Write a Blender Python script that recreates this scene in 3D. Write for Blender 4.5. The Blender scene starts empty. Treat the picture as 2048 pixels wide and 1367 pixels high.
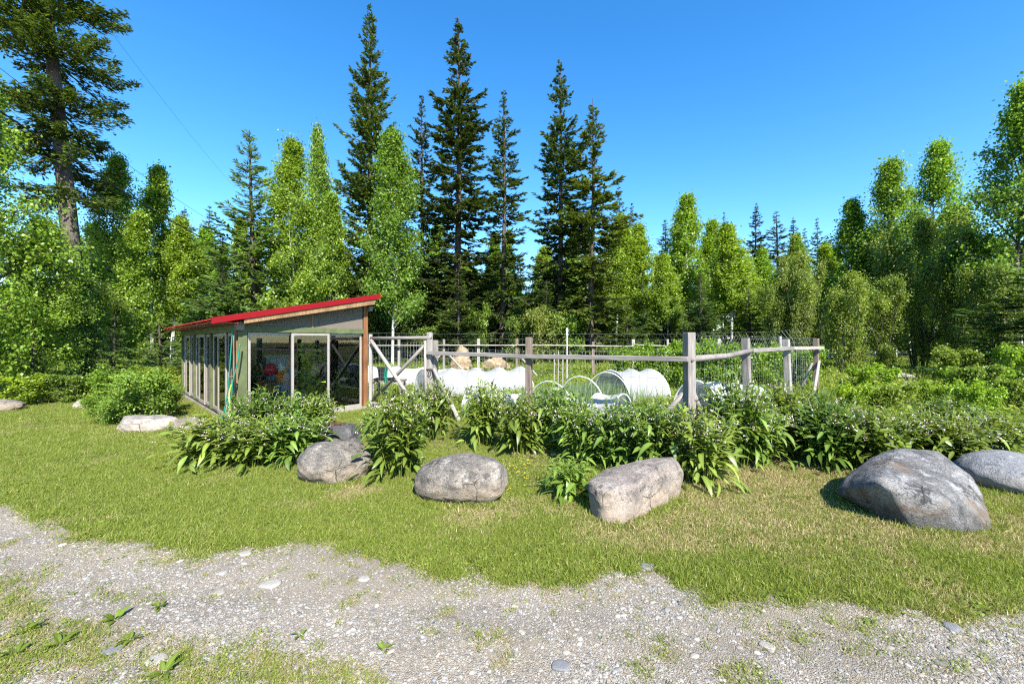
import bpy, bmesh, math, random
import numpy as np
from mathutils import Vector, Matrix, noise as mnoise

# ------------------------------------------------------------------ camera, sky, sun, exposure
sc = bpy.context.scene
COL = sc.collection
FPX, CX, CY, EYE = 825.0, 1024.0, 683.5, 1.75      # photograph is 2048 x 1367, level camera
cam = bpy.data.cameras.new('camera')
cam.sensor_width = 36.0
cam.lens = 36.0 * FPX / 2048.0
cam.clip_start, cam.clip_end = 0.05, 3000
cam_o = bpy.data.objects.new('camera', cam)
cam_o.location = (0, 0, EYE)
cam_o.rotation_euler = (math.radians(90), 0, 0)
COL.objects.link(cam_o)
sc.camera = cam_o

SUN_EL = math.radians(42)
SUN_AZ = math.radians(160)         # clockwise from +Y: behind the camera, a little to its right
world = bpy.data.worlds.new('World')
sc.world = world
world.use_nodes = True
wn = world.node_tree
for n in list(wn.nodes):
    wn.nodes.remove(n)
w_out = wn.nodes.new('ShaderNodeOutputWorld')
w_bg = wn.nodes.new('ShaderNodeBackground')
w_sky = wn.nodes.new('ShaderNodeTexSky')
w_sky.sky_type = 'NISHITA'
w_sky.sun_disc = False
w_sky.sun_elevation = SUN_EL
w_sky.sun_rotation = SUN_AZ
w_sky.altitude = 900
w_sky.air_density = 1.0
w_sky.dust_density = 0.05
w_sky.ozone_density = 1.6
w_hsv = wn.nodes.new('ShaderNodeHueSaturation')
w_hsv.inputs['Saturation'].default_value = 1.36
wn.links.new(w_sky.outputs[0], w_hsv.inputs['Color'])
wn.links.new(w_hsv.outputs[0], w_bg.inputs[0])
w_bg.inputs[1].default_value = 0.128
wn.links.new(w_bg.outputs[0], w_out.inputs[0])

sun = bpy.data.lights.new('sun', 'SUN')
sun.energy = 5.0
sun.angle = math.radians(0.53)
sun.color = (1.0, 0.95, 0.86)
sun_o = bpy.data.objects.new('sun', sun)
sd = Vector((math.sin(SUN_AZ) * math.cos(SUN_EL), math.cos(SUN_AZ) * math.cos(SUN_EL), math.sin(SUN_EL)))
sun_o.rotation_euler = sd.to_track_quat('Z', 'Y').to_euler()
sun_o.location = sd * 60
COL.objects.link(sun_o)

sc.view_settings.view_transform = 'Standard'
sc.view_settings.look = 'None'
sc.view_settings.exposure = 1.48
sc.view_settings.gamma = 1.0
sc.view_settings.use_curve_mapping = False
sc.cycles.max_bounces = 5
sc.cycles.diffuse_bounces = 3
sc.cycles.glossy_bounces = 2
sc.cycles.transmission_bounces = 4
sc.cycles.transparent_max_bounces = 10
sc.cycles.use_denoising = False
sc.cycles.sample_clamp_indirect = 4.0
sc.cycles.filter_width = 1.2
sc.cycles.caustics_reflective = False
sc.cycles.caustics_refractive = False

# ------------------------------------------------------------------ helpers
rng = np.random.default_rng(7)
random.seed(7)

def at(px, Y):                      # world X of a pixel column at distance Y
    return (px - CX) / FPX * Y
def gnd(px, py):                    # ground point under a pixel
    Y = EYE * FPX / (py - CY)
    return Vector((at(px, Y), Y, 0))
def zat(py, Y):                     # height seen at pixel row py at distance Y
    return EYE - (py - CY) * Y / FPX

def setp(o, label=None, cat=None, group=None, kind=None):
    if label: o['label'] = label
    if cat: o['category'] = cat
    if group: o['group'] = group
    if kind: o['kind'] = kind
    return o

def empty(name, loc, label=None, cat=None, group=None, rz=0.0):
    o = bpy.data.objects.new(name, None)
    o.empty_display_size = 0.2
    o.location = loc
    o.rotation_euler = (0, 0, rz)
    COL.objects.link(o)
    return setp(o, label, cat, group)

def fastmesh(name, V, quads=None, tris=None, tone=None, smooth=False):
    me = bpy.data.meshes.new(name)
    V = np.asarray(V, np.float32)
    nq = 0 if quads is None else len(quads)
    nt = 0 if tris is None else len(tris)
    me.vertices.add(len(V))
    me.vertices.foreach_set('co', V.ravel())
    idx = []
    if nq: idx.append(np.asarray(quads, np.int32).ravel())
    if nt: idx.append(np.asarray(tris, np.int32).ravel())
    idx = np.concatenate(idx)
    me.loops.add(len(idx))
    me.loops.foreach_set('vertex_index', idx)
    me.polygons.add(nq + nt)
    st = np.concatenate([np.arange(nq) * 4, nq * 4 + np.arange(nt) * 3]).astype(np.int32)
    me.polygons.foreach_set('loop_start', st)
    if smooth:
        me.polygons.foreach_set('use_smooth', np.ones(nq + nt, bool))
    if tone is not None:
        a = me.attributes.new('tone', 'FLOAT', 'POINT')
        a.data.foreach_set('value', np.asarray(tone, np.float32))
    me.update(calc_edges=True)
    me.validate()
    return me

def link(name, me, mat=None, parent=None, loc=(0, 0, 0)):
    o = bpy.data.objects.new(name, me)
    if mat is not None and len(me.materials) == 0:
        me.materials.append(mat)
    if parent is not None:
        o.parent = parent
        o.location = Vector(loc) - parent.location if loc != 'local' else (0, 0, 0)
    else:
        o.location = loc
    COL.objects.link(o)
    return o

class MB:
    """collects boxes, tubes and strips into one mesh"""
    def __init__(s):
        s.v, s.f = [], []
    def add(s, vs, fs):
        b = len(s.v)
        s.v += [tuple(v) for v in vs]
        s.f += [tuple(i + b for i in f) for f in fs]
        return s
    def hexa(s, c):                 # 8 corners: bottom 4 ccw then top 4
        return s.add(c, [(3, 2, 1, 0), (4, 5, 6, 7), (0, 1, 5, 4), (1, 2, 6, 5), (2, 3, 7, 6), (3, 0, 4, 7)])
    def box(s, x0, x1, y0, y1, z0, z1):
        return s.hexa([(x0, y0, z0), (x1, y0, z0), (x1, y1, z0), (x0, y1, z0), (x0, y0, z1), (x1, y0, z1), (x1, y1, z1), (x0, y1, z1)])
    def tube(s, pts, rad, n=6, cap=True):
        pts = [Vector(p) for p in pts]
        if not hasattr(rad, '__len__'): rad = [rad] * len(pts)
        rings = []
        up = Vector((0, 0, 1))
        prev = None
        for i, p in enumerate(pts):
            d = (pts[min(i + 1, len(pts) - 1)] - pts[max(i - 1, 0)]).normalized()
            a = d.cross(up) if prev is None else prev - d * prev.dot(d)
            if a.length < 1e-4: a = d.cross(Vector((1, 0, 0)))
            a.normalize(); prev = a
            b = d.cross(a)
            rings.append([p + (a * math.cos(t) + b * math.sin(t)) * rad[i] for t in [2 * math.pi * k / n for k in range(n)]])
        vs = [v for r in rings for v in r]
        fs = []
        for i in range(len(pts) - 1):
            for k in range(n):
                fs.append((i * n + k, i * n + (k + 1) % n, (i + 1) * n + (k + 1) % n, (i + 1) * n + k))
        if cap:
            fs.append(tuple(range(n))[::-1]); fs.append(tuple((len(pts) - 1) * n + k for k in range(n)))
        return s.add(vs, fs)
    def lathe(s, prof, n=16, c=(0, 0, 0)):
        vs = [(c[0] + r * math.cos(2 * math.pi * k / n), c[1] + r * math.sin(2 * math.pi * k / n), c[2] + z) for r, z in prof for k in range(n)]
        fs = [(i * n + k, i * n + (k + 1) % n, (i + 1) * n + (k + 1) % n, (i + 1) * n + k) for i in range(len(prof) - 1) for k in range(n)]
        return s.add(vs, fs)
    def mesh(s, name, smooth=False, off=None):
        me = bpy.data.meshes.new(name)
        v = s.v if off is None else [(a[0] - off[0], a[1] - off[1], a[2] - off[2]) for a in s.v]
        me.from_pydata(v, [], s.f)
        if smooth:
            for p in me.polygons: p.use_smooth = True
        me.update()
        return me
    def build(s, name, mat, parent=None, smooth=False, bevel=0.0):
        """vertices are in world coordinates; the object sits on its parent's base"""
        if parent is not None and not any(parent.rotation_euler):
            base = parent.location if parent.parent is None else parent.parent.location + parent.location
        else:
            c = np.mean(np.array(s.v), axis=0); base = Vector((c[0], c[1], min(v[2] for v in s.v)))
        me = s.mesh(name, smooth, base)
        o = link(name, me, mat)
        if parent is not None:
            o.parent = parent; o.location = (0, 0, 0)
        else:
            o.location = base
        if bevel:
            m = o.modifiers.new('bevel', 'BEVEL'); m.width = bevel; m.segments = 2; m.limit_method = 'ANGLE'
        return o

# ------------------------------------------------------------------ materials
def newmat(name):
    m = bpy.data.materials.new(name)
    m.use_nodes = True
    nt = m.node_tree
    for n in list(nt.nodes): nt.nodes.remove(n)
    out = nt.nodes.new('ShaderNodeOutputMaterial')
    return m, nt, out

class N:
    def __init__(s, nt): s.nt = nt
    def node(s, t, **kw):
        n = s.nt.nodes.new(t)
        for k, v in kw.items():
            if hasattr(n, k): setattr(n, k, v)
        return n
    def link(s, a, b): s.nt.links.new(a, b)
    def coords(s, kind='Object', scale=(1, 1, 1)):
        tc = s.node('ShaderNodeTexCoord')
        mp = s.node('ShaderNodeMapping')
        mp.inputs['Scale'].default_value = scale
        s.link(tc.outputs[kind], mp.inputs['Vector'])
        return mp.outputs[0]
    def world(s, scale=(1, 1, 1)):
        g = s.node('ShaderNodeNewGeometry')
        mp = s.node('ShaderNodeMapping')
        mp.inputs['Scale'].default_value = scale
        s.link(g.outputs['Position'], mp.inputs['Vector'])
        return mp.outputs[0]
    def noise(s, vec, scale, detail=4, rough=0.55, dist=0.0):
        n = s.node('ShaderNodeTexNoise')
        n.inputs['Scale'].default_value = scale
        n.inputs['Detail'].default_value = detail
        n.inputs['Roughness'].default_value = rough
        n.inputs['Distortion'].default_value = dist
        s.link(vec, n.inputs['Vector'])
        return n.outputs['Fac']
    def voro(s, vec, scale, feature='F1', out='Distance', rnd=1.0):
        n = s.node('ShaderNodeTexVoronoi', feature=feature)
        n.inputs['Scale'].default_value = scale
        n.inputs['Randomness'].default_value = rnd
        s.link(vec, n.inputs['Vector'])
        return n.outputs[out]
    def ramp(s, fac, stops):
        r = s.node('ShaderNodeValToRGB')
        el = r.color_ramp.elements
        while len(el) > 1: el.remove(el[0])
        for i, (p, c) in enumerate(stops):
            e = el[0] if i == 0 else el.new(p)
            e.position = p
            e.color = (*c, 1) if len(c) == 3 else c
        s.link(fac, r.inputs[0])
        return r.outputs[0]
    def mix(s, a, b, fac, mode='MIX'):
        n = s.node('ShaderNodeMix', data_type='RGBA', blend_type=mode)
        for sock, v in ((n.inputs[0], fac), (n.inputs[6], a), (n.inputs[7], b)):
            if hasattr(v, 'links') or hasattr(v, 'is_linked'): s.link(v, sock)
            else: sock.default_value = v if not isinstance(v, tuple) else ((*v, 1) if len(v) == 3 else v)
        return n.outputs[2]
    def math(s, op, a, b=0.0):
        n = s.node('ShaderNodeMath', operation=op)
        for sock, v in ((n.inputs[0], a), (n.inputs[1], b)):
            if hasattr(v, 'is_linked'): s.link(v, sock)
            else: sock.default_value = v
        return n.outputs[0]
    def bump(s, h, strength=0.4, dist=0.02):
        n = s.node('ShaderNodeBump')
        n.inputs['Strength'].default_value = strength
        n.inputs['Distance'].default_value = dist
        s.link(h, n.inputs['Height'])
        return n.outputs[0]
    def pbsdf(s, col, rough=0.6, spec=0.4, metal=0.0, normal=None):
        p = s.node('ShaderNodeBsdfPrincipled')
        if hasattr(col, 'is_linked'): s.link(col, p.inputs['Base Color'])
        else: p.inputs['Base Color'].default_value = (*col, 1)
        if hasattr(rough, 'is_linked'): s.link(rough, p.inputs['Roughness'])
        else: p.inputs['Roughness'].default_value = rough
        p.inputs['Specular IOR Level'].default_value = spec
        p.inputs['Metallic'].default_value = metal
        if normal is not None: s.link(normal, p.inputs['Normal'])
        return p

def leafmat(name, dark, light, trans=0.28, rough=0.5, spec=0.35, tcol=None, mid=None):
    m, nt, out = newmat(name)
    q = N(nt)
    a = q.node('ShaderNodeAttribute', attribute_name='tone')
    stops = [(0.0, dark), (1.0, light)] if mid is None else [(0.0, dark), (0.55, mid), (1.0, light)]
    col = q.ramp(a.outputs['Fac'], stops)
    oi = q.node('ShaderNodeObjectInfo')
    col = q.mix(col, oi.outputs['Color'], 1.0, 'MULTIPLY')
    p = q.pbsdf(col, rough, spec)
    t = q.node('ShaderNodeBsdfTranslucent')
    tc = q.mix(col, tcol or (1.5, 1.45, 0.5), 1.0, 'MULTIPLY')
    q.link(tc, t.inputs['Color'])
    mx = q.node('ShaderNodeMixShader')
    mx.inputs[0].default_value = trans
    q.link(p.outputs[0], mx.inputs[1]); q.link(t.outputs[0], mx.inputs[2])
    q.link(mx.outputs[0], out.inputs[0])
    return m

M = {}
M['spruce'] = leafmat('spruce_needles', (0.028, 0.048, 0.013), (0.165, 0.215, 0.055), 0.26, 0.5, 0.35, mid=(0.076, 0.112, 0.03))
M['young'] = leafmat('young_spruce_needles', (0.055, 0.1, 0.033), (0.24, 0.32, 0.1), 0.3, 0.5, 0.35, mid=(0.13, 0.2, 0.06))
M['aspen'] = leafmat('aspen_leaves', (0.078, 0.13, 0.015), (0.32, 0.43, 0.055), 0.48, 0.42, 0.45, mid=(0.186, 0.275, 0.03))
M['cotton'] = leafmat('cottonwood_leaves', (0.083, 0.145, 0.017), (0.34, 0.46, 0.07), 0.48, 0.38, 0.45, mid=(0.196, 0.292, 0.038))
M['willow'] = leafmat('willow_leaves', (0.075, 0.115, 0.017), (0.27, 0.335, 0.07), 0.42, 0.45, 0.4, mid=(0.165, 0.222, 0.038))
M['comfrey'] = leafmat('comfrey_leaf', (0.045, 0.092, 0.016), (0.19, 0.28, 0.055), 0.32, 0.4, 0.45, mid=(0.104, 0.175, 0.03))
M['herb'] = leafmat('herb_leaf', (0.085, 0.13, 0.016), (0.36, 0.4, 0.055), 0.38, 0.5, 0.35, mid=(0.195, 0.255, 0.032))
M['leek'] = leafmat('leek_leaf', (0.06, 0.11, 0.05), (0.19, 0.26, 0.13), 0.25, 0.45, 0.4)
M['grass'] = leafmat('grass_blade', (0.095, 0.138, 0.02), (0.32, 0.352, 0.08), 0.38, 0.5, 0.3, mid=(0.19, 0.236, 0.038))
M['drygrass'] = leafmat('dry_grass_blade', (0.22, 0.175, 0.08), (0.46, 0.39, 0.205), 0.28, 0.6, 0.25)
M['petal'] = leafmat('comfrey_flower', (0.5, 0.34, 0.38), (0.8, 0.7, 0.66), 0.25, 0.5, 0.3, tcol=(1, 0.95, 0.95))
M['yellow'] = leafmat('yellow_petal', (0.7, 0.5, 0.02), (0.85, 0.68, 0.03), 0.2, 0.5, 0.3, tcol=(1, 1, 1))

def woodmat(name, c0, c1, c2, rough=0.8, zs=1.0):
    m, nt, out = newmat(name); q = N(nt)
    c0, c1, c2 = [tuple(x * 0.8 for x in c) for c in (c0, c1, c2)]
    v = q.coords('Object', (14, 14, 0.9 * zs))
    n1 = q.noise(v, 3.0, 6, 0.65, 0.4)
    v2 = q.coords('Object', (1.3, 1.3, 0.7))
    n2 = q.noise(v2, 2.0, 3)
    col = q.ramp(n1, [(0.25, c0), (0.5, c1), (0.75, c2)])
    col = q.mix(col, (*[x * 0.6 for x in c0], 1), q.ramp(n2, [(0.5, (0, 0, 0)), (0.75, (0.7, 0.7, 0.7))]))
    p = q.pbsdf(col, rough, 0.2, normal=q.bump(n1, 0.5, 0.008))
    q.link(p.outputs[0], out.inputs[0])
    return m
M['greywood'] = woodmat('weathered_grey_wood', (0.13, 0.115, 0.105), (0.25, 0.225, 0.205), (0.4, 0.37, 0.34))
M['brownwood'] = woodmat('weathered_brown_wood', (0.1, 0.07, 0.054), (0.2, 0.152, 0.12), (0.31, 0.255, 0.212))
M['palewood'] = woodmat('bleached_pale_wood', (0.2, 0.18, 0.16), (0.34, 0.31, 0.28), (0.5, 0.46, 0.42))
M['orangewood'] = woodmat('stained_orange_wood', (0.13, 0.055, 0.024), (0.24, 0.105, 0.045), (0.34, 0.17, 0.08), 0.7)
M['rafterwood'] = woodmat('raw_rafter_wood', (0.17, 0.095, 0.045), (0.31, 0.19, 0.095), (0.44, 0.3, 0.16), 0.7)
M['barkdark'] = woodmat('spruce_bark', (0.035, 0.028, 0.022), (0.09, 0.072, 0.06), (0.17, 0.145, 0.12), 0.9)
M['barkfir'] = woodmat('fir_bark', (0.045, 0.036, 0.032), (0.125, 0.1, 0.088), (0.24, 0.2, 0.18), 0.9)

def birchmat():
    m, nt, out = newmat('aspen_bark'); q = N(nt)
    n = q.noise(q.coords('Object', (3, 3, 9)), 1.6, 4, 0.6)
    n2 = q.noise(q.coords('Object', (0.5, 0.5, 0.35)), 1.3, 2)
    col = q.ramp(n, [(0.3, (0.1, 0.095, 0.08)), (0.42, (0.42, 0.42, 0.36)), (0.8, (0.62, 0.62, 0.55))])
    col = q.mix(col, (0.2, 0.2, 0.14), q.ramp(n2, [(0.45, (0, 0, 0)), (0.7, (0.55, 0.55, 0.55))]))
    q.link(q.pbsdf(col, 0.8, 0.2).outputs[0], out.inputs[0])
    return m
M['birch'] = birchmat()

def plain(name, col, rough=0.5, spec=0.4, metal=0.0, var=0.12, sc_=6.0, bump=0.0):
    m, nt, out = newmat(name); q = N(nt)
    n = q.noise(q.coords('Object'), sc_, 5, 0.6)
    col = tuple(x * 0.8 for x in col)
    c0 = tuple(x * (1 - var * 1.8) for x in col); c1 = tuple(min(1, x * (1 + var)) for x in col)
    cc = q.ramp(n, [(0.3, c0), (0.7, c1)])
    p = q.pbsdf(cc, rough, spec, metal, q.bump(n, bump, 0.01) if bump else None)
    q.link(p.outputs[0], out.inputs[0])
    return m
M['greenpaint'] = plain('sage_green_paint', (0.12, 0.145, 0.062), 0.6, 0.3, var=0.16, sc_=5)
M['alu'] = plain('taupe_aluminium', (0.4, 0.36, 0.32), 0.42, 0.5, 0.15, 0.06)
M['red'] = plain('red_metal_trim', (0.25, 0.0006, 0.004), 0.42, 0.3, 0.0, 0.05)
M['redroof'] = plain('red_roof_sheet', (0.36, 0.03, 0.016), 0.3, 0.6, 0.25, 0.35, 1.4)
M['concrete'] = plain('old_concrete', (0.4, 0.36, 0.3), 0.9, 0.2, 0, 0.2, 5, 0.4)
M['whitecloth'] = plain('white_row_cover', (0.8, 0.82, 0.85), 0.8, 0.2, 0, 0.05, 3)
M['pvc'] = plain('white_pvc_pipe', (0.82, 0.82, 0.8), 0.4, 0.4, 0, 0.03)
M['wire'] = plain('galvanised_wire', (0.5, 0.51, 0.5), 0.4, 0.5, 0.5, 0.1)
M['hose'] = plain('green_hose', (0.01, 0.19, 0.12), 0.45, 0.4, 0, 0.08)
M['limehose'] = plain('lime_hose', (0.4, 0.6, 0.06), 0.45, 0.4, 0, 0.08)
M['brass'] = plain('brass', (0.55, 0.36, 0.2), 0.4, 0.5, 0.8)
M['terra'] = plain('terracotta', (0.45, 0.15, 0.06), 0.8, 0.2, 0, 0.15)
M['orange'] = plain('orange_plastic', (0.75, 0.2, 0.02), 0.45, 0.4, 0, 0.06)
M['redplastic'] = plain('red_plastic', (0.6, 0.01, 0.03), 0.4, 0.4, 0, 0.06)
M['black'] = plain('black_plastic', (0.02, 0.02, 0.022), 0.5, 0.4, 0, 0.1)
M['blue'] = plain('pale_blue_plastic', (0.3, 0.47, 0.62), 0.45, 0.4, 0, 0.06)
M['whiteplastic'] = plain('white_plastic', (0.75, 0.77, 0.78), 0.4, 0.4, 0, 0.04)
M['soil'] = plain('dark_soil', (0.07, 0.05, 0.035), 0.95, 0.1, 0, 0.3, 12, 0.6)
M['bark'] = plain('bark_chip', (0.1, 0.055, 0.03), 0.9, 0.2, 0, 0.3, 9, 0.6)
M['stonegrey'] = plain('grey_stone', (0.2, 0.2, 0.205), 0.85, 0.2, 0, 0.2, 14, 0.4)
M['stonepale'] = plain('pale_stone', (0.36, 0.33, 0.29), 0.85, 0.2, 0, 0.18, 14, 0.4)
M['cable'] = plain('black_cable', (0.025, 0.025, 0.028), 0.6, 0.3)

def clothmat(name, alpha, col):
    m, nt, out = newmat(name); q = N(nt)
    n = q.noise(q.coords('Object', (1, 1, 1)), 3.0, 4)
    col = tuple(x * 0.82 for x in col)
    c = q.ramp(n, [(0.3, tuple(x * 0.9 for x in col)), (0.7, col)])
    d = q.node('ShaderNodeBsdfDiffuse'); q.link(c, d.inputs[0])
    t = q.node('ShaderNodeBsdfTranslucent'); q.link(c, t.inputs[0])
    a = q.node('ShaderNodeMixShader'); a.inputs[0].default_value = 0.35
    q.link(d.outputs[0], a.inputs[1]); q.link(t.outputs[0], a.inputs[2])
    tr = q.node('ShaderNodeBsdfTransparent')
    b = q.node('ShaderNodeMixShader'); b.inputs[0].default_value = alpha
    q.link(tr.outputs[0], b.inputs[1]); q.link(a.outputs[0], b.inputs[2])
    q.link(b.outputs[0], out.inputs[0])
    return m
M['cover'] = clothmat('floating_row_cover', 0.9, (0.62, 0.62, 0.61))
M['net'] = clothmat('insect_netting', 0.8, (0.55, 0.555, 0.56))
M['poly'] = clothmat('twinwall_polycarbonate', 0.93, (0.3, 0.255, 0.21))

def glassmat():
    m, nt, out = newmat('window_glass'); q = N(nt)
    tr = q.node('ShaderNodeBsdfTransparent'); tr.inputs[0].default_value = (0.86, 0.9, 0.88, 1)
    gl = q.node('ShaderNodeBsdfGlossy'); gl.inputs['Roughness'].default_value = 0.015
    fr = q.node('ShaderNodeFresnel'); fr.inputs[0].default_value = 1.52
    f2 = q.math('MULTIPLY', fr.outputs[0], 1.1)
    mx = q.node('ShaderNodeMixShader')
    q.link(f2, mx.inputs[0]); q.link(tr.outputs[0], mx.inputs[1]); q.link(gl.outputs[0], mx.inputs[2])
    q.link(mx.outputs[0], out.inputs[0])
    return m
M['glass'] = glassmat()

def rockmat(name, base, dark, pale, stain=None, spk=1.0, low_c=None):
    base, dark, pale = [tuple(x * 0.7 for x in c) for c in (base, dark, pale)]
    m, nt, out = newmat(name); q = N(nt)
    v = q.coords('Object')
    big = q.noise(v, 2.2, 5, 0.6, 0.6)
    med = q.noise(v, 9.0, 6, 0.7, 0.3)
    fine = q.noise(v, 70.0, 4, 0.75)
    col = q.ramp(big, [(0.38, dark), (0.5, base), (0.6, pale)])
    col = q.mix(col, q.ramp(med, [(0.38, dark), (0.5, base), (0.64, pale)]), 0.5)
    sp = q.ramp(fine, [(0.36, (0.22, 0.22, 0.22)), (0.5, (0.9, 0.9, 0.9)), (0.66, (1.6, 1.56, 1.48))])
    col = q.mix(col, sp, 0.75 * spk, 'MULTIPLY')
    lich = q.voro(v, 16.0)
    col = q.mix(col, tuple(x * 0.45 for x in dark), q.ramp(q.math('MULTIPLY', q.noise(v, 22, 3), q.noise(v, 3.1, 2)), [(0.3, (0, 0, 0)), (0.36, (0.75, 0.75, 0.75))]))
    col = q.mix(col, (0.46, 0.46, 0.43), q.ramp(q.math('MULTIPLY', q.noise(v, 13, 4, 0.7), q.noise(v, 4.3, 3)), [(0.32, (0, 0, 0)), (0.38, (0.35, 0.35, 0.35))]))
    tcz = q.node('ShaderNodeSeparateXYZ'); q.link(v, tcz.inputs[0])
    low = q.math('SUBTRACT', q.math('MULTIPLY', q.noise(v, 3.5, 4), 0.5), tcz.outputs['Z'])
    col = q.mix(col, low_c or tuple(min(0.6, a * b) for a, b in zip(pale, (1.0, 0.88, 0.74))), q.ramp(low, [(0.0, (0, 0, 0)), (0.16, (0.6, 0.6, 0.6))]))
    if stain:
        s_ = q.ramp(q.noise(q.coords('Object', (1.2, 1.2, 2.2)), 1.7, 4), [(0.5, (0, 0, 0)), (0.66, (0.8, 0.8, 0.8))])
        col = q.mix(col, stain, s_)
    dv_ = q.node('ShaderNodeMix', data_type='VECTOR'); dv_.inputs[0].default_value = 0.16
    nv = q.node('ShaderNodeTexNoise'); nv.inputs['Scale'].default_value = 3.0; nv.inputs['Detail'].default_value = 5; q.link(v, nv.inputs['Vector'])
    q.link(v, dv_.inputs[4]); q.link(nv.outputs['Color'], dv_.inputs[5])
    ck = q.voro(dv_.outputs[1], 2.6, 'DISTANCE_TO_EDGE')
    cm = q.ramp(ck, [(0.0, (1, 1, 1)), (0.014, (0, 0, 0))])
    gate_ = q.ramp(q.noise(v, 1.9, 2), [(0.52, (0, 0, 0)), (0.66, (0.5, 0.5, 0.5))])
    ckm = q.mix((0, 0, 0), cm, gate_)
    col = q.mix(col, tuple(x * 0.3 for x in dark), ckm)
    h = q.math('ADD', q.math('MULTIPLY', med, 0.7), q.math('MULTIPLY', fine, 0.3))
    h = q.math('SUBTRACT', h, q.math('MULTIPLY', ckm, 0.8))
    p = q.pbsdf(col, 0.88, 0.2, normal=q.bump(h, 1.0, 0.05))
    q.link(p.outputs[0], out.inputs[0])
    return m
M['rockgrey'] = rockmat('granite_grey', (0.25, 0.222, 0.192), (0.11, 0.104, 0.098), (0.4, 0.352, 0.3))
M['rockpink'] = rockmat('granite_pinkish', (0.34, 0.285, 0.25), (0.2, 0.18, 0.165), (0.48, 0.42, 0.365), spk=0.8)
M['rockpale'] = rockmat('granite_pale', (0.42, 0.38, 0.34), (0.26, 0.235, 0.22), (0.56, 0.52, 0.47), spk=0.7)
M['rockblue'] = rockmat('granite_bluish', (0.23, 0.225, 0.225), (0.09, 0.09, 0.092), (0.42, 0.41, 0.4), stain=(0.16, 0.11, 0.072), low_c=(0.075, 0.068, 0.06))  # dark low flank: soil-stained stone, also painted darker to deepen the shaded left face
M['rocksmooth'] = rockmat('granite_smooth', (0.3, 0.305, 0.32), (0.22, 0.225, 0.24), (0.4, 0.405, 0.42), spk=0.6)
M['rocktan'] = rockmat('rock_tan', (0.42, 0.31, 0.19), (0.2, 0.14, 0.085), (0.6, 0.48, 0.33))
M['rockdark'] = rockmat('rock_dark', (0.13, 0.125, 0.13), (0.06, 0.06, 0.065), (0.24, 0.23, 0.23))

def gravelmat():
    m, nt, out = newmat('gravel_surface'); q = N(nt)
    v = q.world()
    v1 = q.voro(v, 130.0, out='Color'); d1 = q.voro(v, 130.0)
    v2 = q.voro(v, 42.0, out='Color'); d2 = q.voro(v, 42.0)
    sep = q.node('ShaderNodeSeparateColor'); q.link(v1, sep.inputs[0])
    sep2 = q.node('ShaderNodeSeparateColor'); q.link(v2, sep2.inputs[0])
    stops = [(0.0, (0.17, 0.16, 0.145)), (0.3, (0.3, 0.275, 0.235)), (0.55, (0.41, 0.36, 0.295)), (0.8, (0.3, 0.29, 0.28)), (1.0, (0.54, 0.49, 0.42))]
    c1 = q.ramp(sep.outputs[0], stops); c2 = q.ramp(sep2.outputs[1], stops)
    msk = q.ramp(sep2.outputs[0], [(0.6, (0, 0, 0)), (0.62, (1, 1, 1))])
    col = q.mix(c1, c2, msk)
    sand = q.ramp(q.noise(v, 260, 3, 0.7), [(0.3, (0.27, 0.24, 0.2)), (0.7, (0.5, 0.45, 0.38))])
    big = q.noise(v, 0.9, 4, 0.6)
    col = q.mix(col, sand, q.ramp(big, [(0.38, (0.25, 0.25, 0.25)), (0.62, (0.75, 0.75, 0.75))]))
    col = q.mix(col, q.ramp(q.noise(q.world((0.35, 1.5, 1)), 1.1, 4), [(0.35, (0.56, 0.54, 0.51)), (0.65, (0.82, 0.76, 0.67))]), 1.0, 'MULTIPLY')
    h = q.math('SUBTRACT', 1.0, q.math('MULTIPLY', d1, 1.2))
    h = q.math('ADD', h, q.math('MULTIPLY', q.noise(v, 260, 3, 0.7), 0.7))
    p = q.pbsdf(col, 0.92, 0.2, normal=q.bump(h, 0.8, 0.01))
    q.link(p.outputs[0], out.inputs[0])
    return m
M['gravel'] = gravelmat()

def groundmat():
    m, nt, out = newmat('lawn_ground'); q = N(nt)
    v = q.world()
    a = q.noise(v, 0.8, 5, 0.65)
    b = q.noise(v, 30.0, 5, 0.7)
    col = q.ramp(b, [(0.25, (0.045, 0.06, 0.012)), (0.5, (0.085, 0.11, 0.018)), (0.75, (0.15, 0.16, 0.036))])
    dry = q.ramp(b, [(0.25, (0.1, 0.078, 0.04)), (0.7, (0.24, 0.195, 0.1))])
    col = q.mix(col, dry, q.ramp(a, [(0.45, (0.1, 0.1, 0.1)), (0.62, (0.8, 0.8, 0.8))]))
    p = q.pbsdf(col, 0.95, 0.1, normal=q.bump(b, 0.8, 0.03))
    q.link(p.outputs[0], out.inputs[0])
    return m
M['ground'] = groundmat()

def pebblemat():
    m, nt, out = newmat('pebbles'); q = N(nt)
    oi = q.node('ShaderNodeObjectInfo')
    col = q.ramp(oi.outputs['Random'], [(0.0, (0.11, 0.105, 0.1)), (0.25, (0.22, 0.2, 0.176)), (0.55, (0.31, 0.277, 0.23)), (0.75, (0.22, 0.222, 0.226)), (1.0, (0.4, 0.365, 0.315))])
    n = q.noise(q.coords('Object'), 30, 3)
    col = q.mix(col, q.ramp(n, [(0.3, (0.75, 0.75, 0.75)), (0.7, (1.15, 1.15, 1.15))]), 1.0, 'MULTIPLY')
    q.link(q.pbsdf(col, 0.85, 0.25).outputs[0], out.inputs[0])
    return m
M['pebble'] = pebblemat()

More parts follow.
